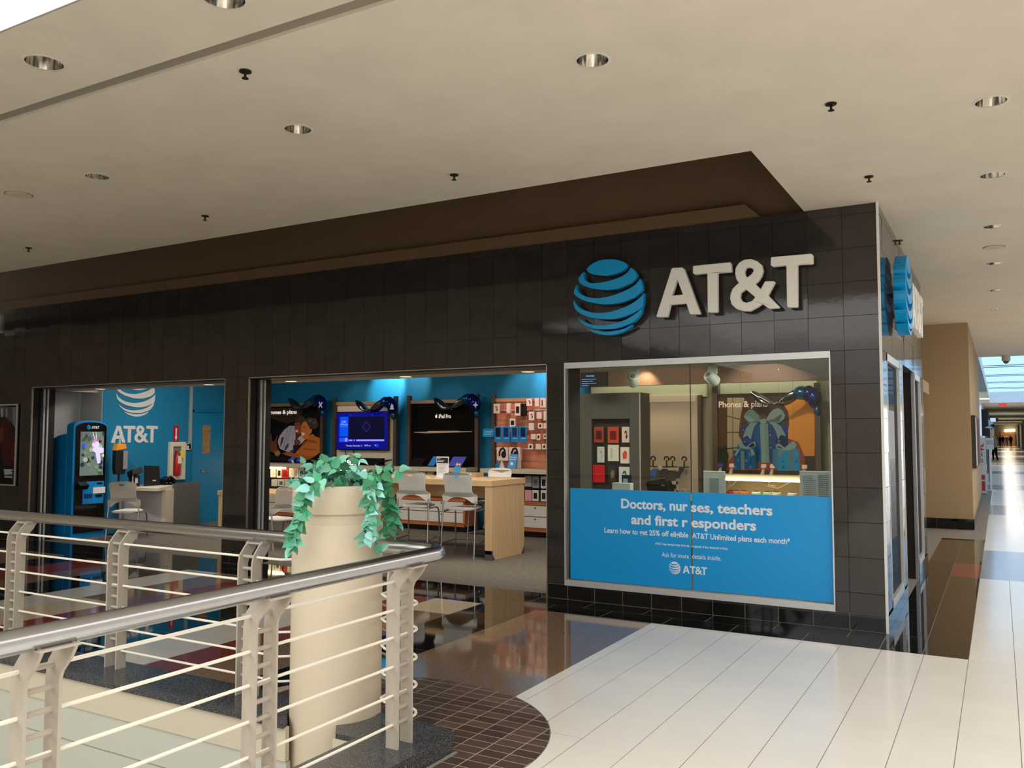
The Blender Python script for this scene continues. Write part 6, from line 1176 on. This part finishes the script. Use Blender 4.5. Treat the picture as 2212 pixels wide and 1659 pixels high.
p = at(2173, 768, 25.3); t = thing('dome_camera', 'white dome security camera at the edge of the far skylight', 'camera', (p.x, 25.3, CEIL)); MB().lathe([(.1, CEIL), (.1, CEIL-.14), (.07, CEIL-.15)], (p.x, 25.3, 0), 16).build('housing', mat('camera_white', (200, 196, 188), .4), t, smooth=True); MB().sphere((p.x, 25.3, CEIL-.15), .07, 14, 8).build('dome', mat('smoke_dome', (90, 88, 84), .15), t, smooth=True)
# left shops beyond the pilaster, ribbed wall at right, end of the mall
struct(MB().box((-1.3, 26, 0), (-1.2, 46, CEIL)).build('wall_shops', mat('shop_dark', (88, 86, 92), .5)))
struct(MB().box((-1.3, 46, 0), (-.8, 170, 3.5)).build('wall_shops', mat('far_white', (186, 190, 192), .7)))
rw = struct(MB().box((2.5, 54, 0), (2.7, 170, 3.5)).build('wall_ribbed', mat('ribbed_beige', (176, 166, 142), .8)))
for k in range(20): piece('rib', (2.38, 54.5+5.5*k, 0), (2.5, 55.9+5.5*k, 3.2), mat('rib_beige', (150, 140, 118), .8), rw)
piece('rib', (2.3, 54.2, 0), (2.37, 168, .15), M_black, rw)
struct(MB().box((-1.2, 169, 0), (2.7, 169.2, 3.5)).build('wall_end', mat('end_grey', (130, 134, 138), .8)))
t = thing('far_shop', 'warmly lit shop at the far end of the mall', 'shop', (1, 168.9, 0)); MB().box((.2, 168.85, 0), (2.25, 168.95, 2.3)).build('front', mat('far_shop_dark', (110, 76, 48), .6, emit=(190, 120, 60), estr=.35), t)
rr = random.Random(4)
for k in range(7): x = .9+.2*k; MB().sphere((x, 168.6, 2.5+.1*rr.random()), .22, 8, 6).build('lamp', mat('far_lamp', (255, 236, 190), .5, emit=(255, 226, 160), estr=7), t)
for k in range(5): MB().box((.3+.38*k, 168.75, .8+.3*rr.random()), (.5+.38*k, 168.85, 1.6)).build('display', col(rr.choice([(190, 120, 60), (150, 60, 40), (220, 180, 110)]), .5, .3), t)

# ------------------------------------------------------------ people
def person(name, label, loc, rz, H, skin, hair, top, trouser, shoe, arm=0.0, stride=.1, bag=False):
    """one continuous skinned body, coloured by clothing"""
    s = H/1.75
    V = [(0, 0, .95), (0, 0, 1.1), (0, .01, 1.28), (0, 0, 1.42), (0, 0, 1.5), (0, .015, 1.6), (0, .01, 1.72)]
    R = [.15, .14, .155, .12, .055, .085, .07]; E_ = [(0, 1), (1, 2), (2, 3), (3, 4), (4, 5), (5, 6)]
    def add(p, r_, frm): V.append(p); R.append(r_); E_.append((frm, len(V)-1)); return len(V)-1
    for sg in (-1, 1):
        sh = add((sg*.17, 0, 1.41), .07, 3); el = add((sg*.25, .02+arm*.05, 1.13), .05, sh); wr = add((sg*.24, .1+arm*.15, .92+arm*.15), .038, el); add((sg*.235, .14+arm*.16, .85+arm*.17), .042, wr)
        hp = add((sg*.09, 0, .9), .105, 0); kn = add((sg*.1, sg*stride*.5+.03, .5), .075, hp); an = add((sg*.1, sg*stride-.02, .09), .05, kn); add((sg*.11, sg*stride+.13, .04), .042, an)
    me = bpy.data.meshes.new(name); me.from_pydata([tuple(c*s for c in v) for v in V], E_, [])
    o = bpy.data.objects.new(name, me); COL.objects.link(o)
    sk = o.modifiers.new('skin', 'SKIN'); sk.use_smooth_shade = True
    for i, r_ in enumerate(R): me.skin_vertices[0].data[i].radius = (r_*s*(1.25 if i in (0, 1, 2) else 1), r_*s*(.8 if i in (0, 1, 2) else 1))
    me.skin_vertices[0].data[0].use_root = True
    o.modifiers.new('sub', 'SUBSURF').levels = 2; o.modifiers['sub'].render_levels = 2
    bpy.context.view_layer.update(); ev = o.evaluated_get(bpy.context.evaluated_depsgraph_get()); m2 = bpy.data.meshes.new_from_object(ev)
    bpy.data.objects.remove(o); o = bpy.data.objects.new(name, m2); COL.objects.link(o); m2.materials.clear()
    for c in (skin, hair, top, trouser, shoe): m2.materials.append(col(c, .7))
    for p in m2.polygons:
        c = p.center/s; k = 2
        if c.z < .08: k = 4
        elif c.z < .93 and abs(c.x) < .2: k = 3
        elif abs(c.x) > .2 and c.z < .9+arm*.16: k = 0
        elif c.z > 1.485: k = 1 if (c.z > 1.68 or (c.y < -.02 and c.z > 1.58)) else 0
        p.material_index = k
    m2.polygons.foreach_set('use_smooth', [True]*len(m2.polygons)); o.location = loc; o.rotation_euler = (0, 0, rz)
    tag(o, label, 'person'); ORG[o.name] = Vector((0, 0, 0))
    return o
Y = 58; p = atz(2150, 996.5)
person('person', 'person in a pale grey jacket and black trousers standing in the walkway', (p.x, p.y, 0), pi-.9, 1.72, (206, 160, 140), (206, 200, 194), (166, 160, 152), (18, 18, 22), (180, 180, 180), .4, .08)
for (x, y, H, top, tr_, lb, rz) in ((2161, 966, 1.7, (30, 40, 90), (84, 92, 110), 'distant person in a navy top walking behind the grey jacket', .2), (2167, 965.5, 1.72, (66, 60, 70), (90, 100, 120), 'distant person in grey and denim in the middle of the group', -.2), (2175, 964, 1.7, (26, 28, 44), (28, 28, 36), 'distant person in dark clothes, second from the right', pi), (2184, 965.5, 1.74, (20, 20, 24), (22, 22, 26), 'distant person in black at the right of the group', pi+.2)):
    p = atz(x, y); person('person', lb, (p.x, p.y, 0), rz, H, (190, 140, 116), (60, 44, 38), top, tr_, (30, 30, 30), .2, .12)
